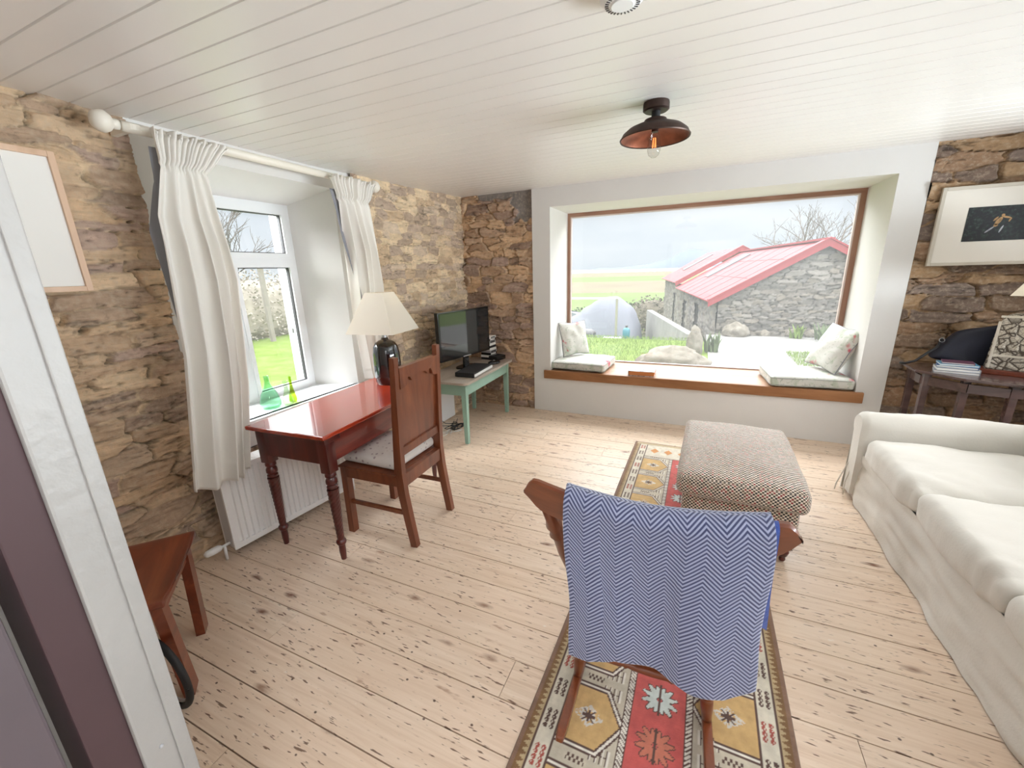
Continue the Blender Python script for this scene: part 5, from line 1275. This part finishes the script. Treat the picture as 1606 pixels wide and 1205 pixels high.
def roof(a0, a1, up, name='roof_sheet'):
    b = bmesh.new(); th = 0.03
    for sgn in (1, -1):
        g0 = ag - sgn * (ag - eg + 0.12); z0 = ez - 0.07
        prof = [(g0, z0), (ag, az)]
        n = 1; pts = [sp(g0, a0, z0 + up), sp(ag, a0, az + up), sp(ag, a1, az + up), sp(g0, a1, z0 + up)]
        prism(b, pts, (0, 0, th))
        # sheet ridges every metre
        k = a0 + 0.9
        while k < a1 - 0.2:
            if sgn == 1: beam(b, sp(g0, k, z0 + up + th), sp(ag, k, az + up + th), 0.03, 0.015)
            k += 1.15
    for f in (0.36, 0.7):
        g = eg + (ag - eg) * f; zz = ez + (az - ez) * f + up + th; beam(b, sp(g, a0, zz), sp(g, a1, zz), 0.02, 0.012)
    return obj(name, b, M['redroof'], SHD)
roof(-0.12, 8.4, 0.0); roof(8.4, 17.2, 0.22)
def barge(a, up):
    b = bmesh.new()
    for sgn in (1, -1):
        g0 = ag - sgn * (ag - eg + 0.14); z0 = ez - 0.09 + up
        prism(b, [sp(g0, a, z0 - 0.10), sp(ag, a, az + up - 0.12), sp(ag, a, az + up + 0.07), sp(g0, a, z0 + 0.075)], SAX * 0.04)
        prism(b, [sp(g0, a - 0.02, z0 + 0.06), sp(ag, a - 0.02, az + up + 0.055), sp(ag, a - 0.02, az + up + 0.10), sp(g0, a - 0.02, z0 + 0.105)], SAX * 0.22)
    obj('barge_board', b, M['redtrim'], SHD)
barge(-0.16, 0.0); barge(8.36, 0.22)
b = bmesh.new(); beam(b, sp(ag, -0.14, az + 0.06), sp(ag, 8.4, az + 0.06), 0.22, 0.05); obj('ridge_cap', b, M['redtrim'], SHD)
for aa, up in ((5.9, 0.0), (13.4, 0.22)):
    b = bmesh.new()
    p0 = sp(eg + (ag - eg) * 0.30, aa, ez + (az - ez) * 0.30 + up + 0.06); p1 = sp(eg + (ag - eg) * 0.86, aa, ez + (az - ez) * 0.86 + up + 0.06); beam(b, p0, p1, 0.75, 0.05)
    obj('roof_light', b, M['sky_light'], SHD, label='grey roof light')

# patio slab and boulders
struct(obj('patio', bx(0.30, 6.5, 5.6, 12.4, -0.34, -0.285), M['concrete']))
def rockmesh(label, loc, s, seed, mat=M['rock'], name='boulder', cat='boulder', grp=None, rough=0.2):
    bm = bmesh.new(); bmesh.ops.create_icosphere(bm, subdivisions=4, radius=1.0)
    for v in bm.verts:
        d = v.co.normalized(); k = 1 + rough * nz(d, 1.6, seed) + 0.12 * nz(d, 4, seed) + 0.04 * nz(d, 11, seed); v.co = Vector((d.x * s[0], d.y * s[1], d.z * s[2])) * k
    o = obj(name, bm, mat, smooth=True, loc=loc); return tag(o, label, cat, grp)
rockmesh('long pale boulder on the grass just outside the big window', (-0.32, 7.9, -0.16), (0.62, 0.34, 0.30), 3.3)
rockmesh('upright pointed grey stone standing by the shed corner', (0.02, 9.6, -0.1), (0.16, 0.16, 0.36), 6.1, name='standing_stone')
for k, (x, y_, s) in enumerate(((1.0, 12.3, 0.30), (2.3, 12.5, 0.16), (2.75, 12.6, 0.14), (1.7, 12.5, 0.12))):
    rockmesh(['large rounded stone at the foot of the shed gable, nearest its corner', 'middle small stone at the foot of the shed gable', 'rightmost small stone at the foot of the shed gable', 'smallest stone at the foot of the shed gable'][k], (x, y_, -0.28 + s * 0.3), (s, s * 0.8, s * 0.9), 9.0 + k, grp='stones at the foot of the shed')
# retaining wall
b = bmesh.new(); A_, B_ = Vector((-0.18, 11.9, 0)), Vector((-1.95, 18.6, 0)); q = (B_ - A_).normalized(); nn = Vector((q.y, -q.x, 0)) * 0.22
pts = [A_ + Vector((0, 0, -1.6)), B_ + Vector((0, 0, -3)), B_ + Vector((0, 0, -0.22)), A_ + Vector((0, 0, -0.22))]
prism(b, pts, nn); struct(obj('garden_wall', b, M['concrete']))

# covered boat
b = bmesh.new(); n = 34; rows = []
for i in range(n + 1):
    t = i / n; x = -5.4 + 3.42 * t
    ridge = np.interp(x, [-5.4, -4.9, -4.2, -3.55, -2.95, -2.35, -2.1, -1.98], [-0.75, -0.45, 0.0, 0.42, 0.47, 0.1, -0.35, -1.2])
    row = []
    for j in range(17):
        s = j / 16 * 2 - 1; y = 17 + 1.3 * s; z = -1.6 + (ridge + 1.6) * (1 - abs(s) ** 1.8) ** 0.8 + 0.05 * nz((x * 2, s * 3, 0)); row.append(b.verts.new((x + 0.1 * nz((s * 3, x * 3, 5)), y, z)))
    rows.append(row)
for r0, r1 in zip(rows, rows[1:]):
    for k in range(16): b.faces.new((r0[k], r0[k + 1], r1[k + 1], r1[k]))
tag(obj('boat_cover', b, M['cover'], smooth=True), 'large pale grey tarpaulin draped over a boat beyond the lawn', 'tarpaulin')
GP = thing('goal_frame', 'thin white pole frame standing in front of the grey tarpaulin', 'pole frame', (-2.69, 15.5, -1.37))
b = bmesh.new(); tube(b, [(0, 0, -0.9), (0, 0, 1.85)], 0.045, 8); obj('upright', b, plain('yellowed post', SO(206, 204, 178), 0.7), GP)
b = bmesh.new(); tube(b, [(0.05, 0, 1.85), (-3.2, 0, 1.85)], 0.035, 8); obj('crossbar', b, M['white'], GP)
b = bmesh.new(); tube(b, [(-3.2, 0, -0.9), (-3.2, 0, 1.85)], 0.045, 8); obj('upright', b, M['white'], GP)
BN = thing('wheelie_bin', 'grey bin with a dark rounded lid in front of the tarpaulin', 'bin', (-3.05, 12.4, -0.9))
b = bmesh.new(); beam(b, (0, 0, -0.3), (0, 0, 0.55), 0.42, 0.42, (0, 1, 0), 0.50, 0.50); obj('bin_body', b, M['bin'], BN)
b = bmesh.new(); lathe(b, [(0.28, 0.55), (0.28, 0.60), (0.18, 0.66), (0, 0.68)], 20); obj('lid', b, M['gasket'], BN, smooth=True); obj('bin_label', bx(-0.10, 0.02, -0.262, -0.25, 0.25, 0.36), M['paper'], BN)
CR = thing('plastic_crate', 'white slatted crate beside the grey bin', 'crate', (-2.25, 12.3, -0.95))
b = bmesh.new()
for k in range(4): box(b, -0.25, 0.25, -0.2, 0.2, 0.0 + k * 0.14, 0.08 + k * 0.14, 0.01)
obj('crate_body', b, M['white'], CR)
BB = thing('gas_bottle', 'turquoise bottle standing at the edge of the lawn', 'bottle', (-1.75, 11.75, -0.35))
b = bmesh.new(); lathe(b, [(0, 0), (0.09, 0), (0.10, 0.03), (0.10, 0.22), (0.07, 0.27), (0.03, 0.29), (0, 0.29)], 20); obj('bottle_body', b, M['bluebottle'], BB, smooth='auto'); b = bmesh.new(); lathe(b, [(0.035, 0.29), (0.035, 0.35), (0, 0.35)], 14); obj('cap', b, M['gasket'], BB)
# car at the far left
CAR = thing('car', 'pale car partly hidden behind the grey tarpaulin', 'car', (-7.6, 22.0, -1.75), math.radians(20))
b = bmesh.new(); prism(b, [(-2, 0, 0.3), (2.0, 0, 0.3), (2.1, 0, 0.8), (1.2, 0, 0.95), (0.6, 0, 1.45), (-1.0, 0, 1.48), (-1.8, 0, 1.0), (-2.1, 0, 0.8)], (0, 1.6, 0)); bmesh.ops.bevel(b, geom=list(b.edges), offset=0.06, segments=2, affect='EDGES'); obj('car_body', b, M['car'], CAR, smooth='auto')
b = bmesh.new(); prism(b, [(-0.9, -0.01, 1.0), (0.8, -0.01, 1.0), (0.45, -0.01, 1.36), (-0.8, -0.01, 1.38)], (0, 1.62, 0)); obj('side_window', b, M['carglass'], CAR)
for x in (-1.3, 1.3):
    b = bmesh.new(); lathe(b, [(0, -0.1), (0.3, -0.1), (0.32, 0), (0.3, 0.1), (0, 0.1)], 20); obj('wheel', b, M['blackmatt'], CAR, loc=(x, 0.0, 0.3), rot=(PI / 2, 0, 0))

# hedges: clouds of little leaves
def leafmass(name, label, cat, c, s, n, size, mat, seed, kind=None, grp=None, flat=False):
    r = random.Random(seed); bm = bmesh.new()
    for k in range(n):
        while True:
            p = Vector((r.uniform(-1, 1), r.uniform(-1, 1), r.uniform(-1, 1)))
            if 0.45 < p.length < 1 + 0.15 * nz(p, 3, seed): break
        q = Vector((p.x * s[0], p.y * s[1], p.z * s[2])); a = r.uniform(0, PI * 2); t_ = r.uniform(-1, 1)
        d1 = Vector((math.cos(a), math.sin(a), t_)).normalized() * size * r.uniform(0.6, 1.3); d2 = d1.cross(Vector((r.uniform(-1, 1), r.uniform(-1, 1), r.uniform(-1, 1)))).normalized() * size * 0.6
        vs = [bm.verts.new(q + w) for w in (-d1, d2, d1, -d2)]; bm.faces.new(vs)
    core = bmesh.ops.create_icosphere(bm, subdivisions=2, radius=0.8)['verts']
    for v in core: v.co = Vector((v.co.x * s[0], v.co.y * s[1], v.co.z * s[2])) * (1 + 0.1 * nz(v.co, 2, seed))
    o = obj(name, bm, mat, loc=c); return tag(o, label, cat, grp, kind)
leafmass('hedge', 'pale green bush beyond the tarpaulin at the far left of the big window', 'bush', (-13.5, 36, -2.4), (2.6, 1.5, 2.0), 1500, 0.16, M['hedge'], 1)
leafmass('hedge', 'long clipped green hedge beyond the tarpaulin', 'hedge', (-4.8, 40, -2.9), (7.0, 1.2, 1.4), 3000, 0.16, M['hedge'], 2)
leafmass('hedge', 'brownish hedge just behind the white garden wall', 'hedge', (-4.6, 27, -2.5), (2.0, 1.0, 1.0), 1500, 0.12, M['hedgebrown'], 3)
leafmass('bush', 'grey green shrub beside the far end of the shed', 'bush', (-2.9, 33, -2.0), (2.2, 1.2, 1.5), 1400, 0.12, M['hedgebrown'], 4)
# plants by the gable foot and the flower blobs at the right edge
def tuft(name, label, cat, c, h, n, seed, mat, spread=0.12, grp=None):
    r = random.Random(seed); bm = bmesh.new()
    for k in range(n):
        a = r.uniform(0, 2 * PI); x0, y0 = r.uniform(-spread, spread), r.uniform(-spread, spread); L = h * r.uniform(0.6, 1.1); w = 0.018 * h / 0.3
        d = Vector((math.cos(a), math.sin(a), 0)); p = Vector((x0, y0, 0)); s_ = d.cross(Vector((0, 0, 1)))
        pts = [p, p + d * 0.12 * L + Vector((0, 0, 0.55 * L)), p + d * 0.35 * L + Vector((0, 0, L))]
        v = [bm.verts.new(pts[0] - s_ * w), bm.verts.new(pts[0] + s_ * w), bm.verts.new(pts[1] + s_ * w * 1.4), bm.verts.new(pts[1] - s_ * w * 1.4), bm.verts.new(pts[2])]
        bm.faces.new(v[:4]); bm.faces.new((v[3], v[2], v[4]))
    o = obj(name, bm, mat, loc=c); return tag(o, label, cat, grp)
tuft('plant', 'green leafy plant at the shed corner beside the pointed stone', 'plant', (0.36, 9.9, -0.3), 0.42, 30, 5, M['hedge'])
tuft('plant', 'bright green clump in the middle of the shed gable foot', 'plant', (2.35, 12.2, -0.3), 0.35, 40, 6, M['grassblade'])
tuft('plant', 'low grey green plant at the right of the shed gable foot', 'plant', (3.0, 12.0, -0.3), 0.4, 50, 7, M['hedge'], 0.3)
leafmass('flower_bush', 'leafy bush with a blue and a pink bloom near the right side of the window', 'bush', (3.25, 10.9, 0.05), (0.42, 0.3, 0.45), 700, 0.05, M['hedge'], 8)
for lab, cc_, p_ in (('blue flower ball on the bush near the right side of the window', S(110, 150, 214), (3.0, 10.55, 0.42)), ('pink flower ball on the bush near the right side of the window', S(224, 110, 120), (2.96, 10.5, 0.12))):
    leafmass('flower', lab, 'flower', p_, (0.13, 0.1, 0.08), 120, 0.03, plain('petal', (cc_[0] * .5, cc_[1] * .5, cc_[2] * .5, 1), 0.8), 9)
# long grass along the lawn edges (uncountable)
r = random.Random(12); bm = bmesh.new()
for k in range(16000):
    if r.random() < 0.75: x, y_ = r.uniform(-3.6, 0.2), r.uniform(6.2, 11.7)
    else: x, y_ = r.uniform(1.8, 3.6), r.uniform(8.6, 10.2)
    if math.hypot((x + .32) / .75, (y_ - 7.9) / .45) < 1 or math.hypot(x - .02, y_ - 9.6) < .22 or math.hypot(x + 1.75, y_ - 11.75) < .2: continue
    z0 = float(gz(y_)) if x < 0.3 else -0.285
    a = r.uniform(0, PI); L = r.uniform(0.03, 0.09); w = 0.006; d = Vector((math.cos(a) * w, math.sin(a) * w, 0))
    p = Vector((x, y_, z0)); v = [bm.verts.new(p - d), bm.verts.new(p + d), bm.verts.new(p + Vector((r.uniform(-.03, .03), r.uniform(-.03, .03), L)))]; bm.faces.new(v)
tag(obj('grass', bm, M['grassblade']), 'short bright grass on the terrace outside the big window', 'grass', kind='stuff')

# bare trees
def tree(label, loc, h, seed, depth=6, spread=0.5, grp=None, lean=(0, 0)):
    r = random.Random(seed); bm = bmesh.new()
    def br(p, d, L, rad, lv):
        q = p + d * L * 0.5 + Vector((r.uniform(-1, 1), r.uniform(-1, 1), r.uniform(-.5, .8))) * L * 0.06; e = q + d * L * 0.5
        tube(bm, [p, q, e], [rad, rad * 0.85, rad * 0.7], 5 if lv > 2 else 4, False)
        if lv <= 0: return
        for k in range(3 if lv > 2 else 3):
            nd = (d + Vector((r.uniform(-1, 1), r.uniform(-1, 1), r.uniform(-0.35, 0.7))) * (0.55 + spread * 0.4)).normalized()
            br(e if k else q, nd, L * r.uniform(0.62, 0.85), rad * 0.62, lv - 1)
    br(Vector((0, 0, 0)), Vector((lean[0], lean[1], 1)).normalized(), h * 0.26, h * 0.018, depth)
    o = obj('bare_tree', bm, M['bark'], loc=loc); return tag(o, label, 'tree', grp)
tree('bare winter tree rising behind the shed ridge', (6.4, 31, -2.0), 9.0, 3, 6)
tree('bare winter tree behind the shed at the right side of the window', (11.5, 31, -2.0), 11.0, 8, 6)
# side garden seen through the left window
leafmass('hedge', 'bare brown hedge across the lawn outside the left window', 'hedge', (-13.2, 8.3, 0.5), (0.9, 4.6, 1.35), 9000, 0.05, plain('pale bare hedge twig', SO(190, 180, 164, 0.55), 0.9, 0.2, 3), 21)
tree('thin bare tree above the hedge outside the left window', (-15.6, 9.6, -0.3), 6.6, 14, 6)
tree('second thin bare tree left of the other outside the left window', (-16.9, 6.2, -0.3), 6.0, 19, 6)
GPo = tag(obj('gate_post', bx(-11.9, -11.78, 8.35, 8.47, -0.35, 2.0, 0.02), plain('weathered post', SO(206, 196, 182), 0.9)), 'pale post standing in front of the hedge outside the left window', 'post')
b = bmesh.new(); box(b, -4.0, XW - 0.14, 3.035, 4.6, -0.6, 3.2); struct(obj('wall_porch', b, plain('white outside paint', S(196, 200, 204), 0.8, 0.02)))
KS = thing('key_safe', 'small grey key safe on the white outside wall', 'key safe', (-3.86, 3.035, 1.0))
obj('case', bx(-0.04, 0.04, -0.045, 0.0, -0.06, 0.07, 0.008), M['silver'], KS); obj('keypad', bx(-0.02, 0.02, -0.049, -0.044, -0.005, 0.04, 0.003), M['gasket'], KS)

# ------------------------------------------------------------------ light: overcast sky and added lamps
w = bpy.data.worlds.new('overcast sky'); C.world = w; w.use_nodes = True; t = w.node_tree; t.nodes.clear()
out = t.nodes.new('ShaderNodeOutputWorld'); bg = t.nodes.new('ShaderNodeBackground'); t.links.new(bg.outputs[0], out.inputs[0])
tc = t.nodes.new('ShaderNodeTexCoord'); sx = t.nodes.new('ShaderNodeSeparateXYZ'); t.links.new(tc.outputs['Generated'], sx.inputs[0])
cr = t.nodes.new('ShaderNodeValToRGB'); t.links.new(sx.outputs[2], cr.inputs[0])
els = [(0.0, (0.80, 0.86, 0.92, 1)), (0.10, (0.86, 0.90, 0.95, 1)), (0.3, (0.97, 0.98, 1.0, 1)), (1.0, (1, 1, 1, 1))]
while len(cr.color_ramp.elements) < len(els): cr.color_ramp.elements.new(0.5)
for e, (p, c_) in zip(cr.color_ramp.elements, els): e.position = p; e.color = c_
mp = t.nodes.new('ShaderNodeMapping'); mp.inputs['Scale'].default_value = (1.5, 1.5, 6); t.links.new(tc.outputs['Generated'], mp.inputs[0])
no = t.nodes.new('ShaderNodeTexNoise'); no.inputs['Scale'].default_value = 2.2; no.inputs['Detail'].default_value = 5; t.links.new(mp.outputs[0], no.inputs['Vector'])
cl = t.nodes.new('ShaderNodeValToRGB'); t.links.new(no.outputs[0], cl.inputs[0]); cl.color_ramp.elements[0].position = 0.35; cl.color_ramp.elements[0].color = (0.90, 0.93, 0.96, 1); cl.color_ramp.elements[1].position = 0.65; cl.color_ramp.elements[1].color = (1.06, 1.05, 1.04, 1)
mx = t.nodes.new('ShaderNodeMix'); mx.data_type = 'RGBA'; mx.blend_type = 'MULTIPLY'; mx.inputs[0].default_value = 1.0; t.links.new(cr.outputs[0], mx.inputs[6]); t.links.new(cl.outputs[0], mx.inputs[7]); t.links.new(mx.outputs[2], bg.inputs[0])
# an overcast sky is brighter overhead than at the horizon
mr = t.nodes.new('ShaderNodeMapRange'); mr.inputs['From Min'].default_value = 0.17; mr.inputs['From Max'].default_value = 0.5; mr.inputs['To Min'].default_value = 0.78; mr.inputs['To Max'].default_value = 6.0
t.links.new(sx.outputs[2], mr.inputs[0]); t.links.new(mr.outputs[0], bg.inputs[1])

def area(name, loc, target, sx_, sy_, power, col=(1, 1, 1)):
    l = bpy.data.lights.new(name, 'AREA'); l.shape = 'RECTANGLE'; l.size = sx_; l.size_y = sy_; l.energy = power; l.color = col
    o = bpy.data.objects.new(name, l); COL.objects.link(o); o.location = loc; d = Vector(target) - Vector(loc); o.rotation_euler = d.to_track_quat('-Z', 'Y').to_euler(); return o
# added fill lamps shining in through the unseen right wall's openings
area('fill_right_wall', (XR + 2.6, 1.1, 0.5), (-2.0, 1.2, 1.9), 2.2, 1.2, 235, (0.84, 0.93, 1.0))
area('fill_right_wall', (XR + 2.6, 3.2, 0.5), (-2.0, 2.6, 1.9), 2.2, 1.2, 235, (0.84, 0.93, 1.0))
# added fill lamp in the unseen hall, bounced off its pale end wall
area('fill_hall', (0.3, -0.35, 2.2), (-0.1, -1.1, 1.2), 1.1, 0.3, 30, (0.92, 0.96, 1.0))
# added lamps above the two visible windows, strengthening the daylight
area('fill_big_window', (-0.05, 6.4, 3.5), (0, 3.2, 0.4), 3.4, 1.6, 150, (0.96, 0.98, 1.0))
area('fill_left_window', (-4.3, 1.3, 2.9), (-2.4, 2.3, 1.1), 1.3, 1.3, 260, (0.96, 0.98, 1.0))

# ------------------------------------------------------------------ camera
F, yaw, pitch, roll = 640.0, -0.42558, 0.26906, -0.03104
ca, sa, cb, sb_, cc2, sc2 = math.cos(yaw), math.sin(yaw), math.cos(pitch), math.sin(pitch), math.cos(roll), math.sin(roll)
f = Vector((sa * cb, ca * cb, -sb_)); r0 = Vector((ca, -sa, 0)); u0 = r0.cross(f); rr = r0 * cc2 + u0 * sc2; uu = u0 * cc2 - r0 * sc2
cam = bpy.data.cameras.new('camera'); co = bpy.data.objects.new('camera', cam); COL.objects.link(co)
cam.sensor_width = 36.0; cam.sensor_fit = 'HORIZONTAL'; cam.lens = F / 1606 * 36.0; cam.clip_start = 0.02; cam.clip_end = 20000
co.matrix_world = Matrix(((rr.x, uu.x, -f.x, 0), (rr.y, uu.y, -f.y, 0), (rr.z, uu.z, -f.z, 1.55), (0, 0, 0, 1)))
C.camera = co
C.view_settings.view_transform = 'Standard'; C.view_settings.look = 'None'; C.view_settings.exposure = 0.28; C.view_settings.gamma = 1.0
C.view_settings.use_curve_mapping = False
C.cycles.max_bounces = 10; C.cycles.diffuse_bounces = 6; C.cycles.transparent_max_bounces = 16; C.cycles.use_denoising = True; C.cycles.sample_clamp_indirect = 8
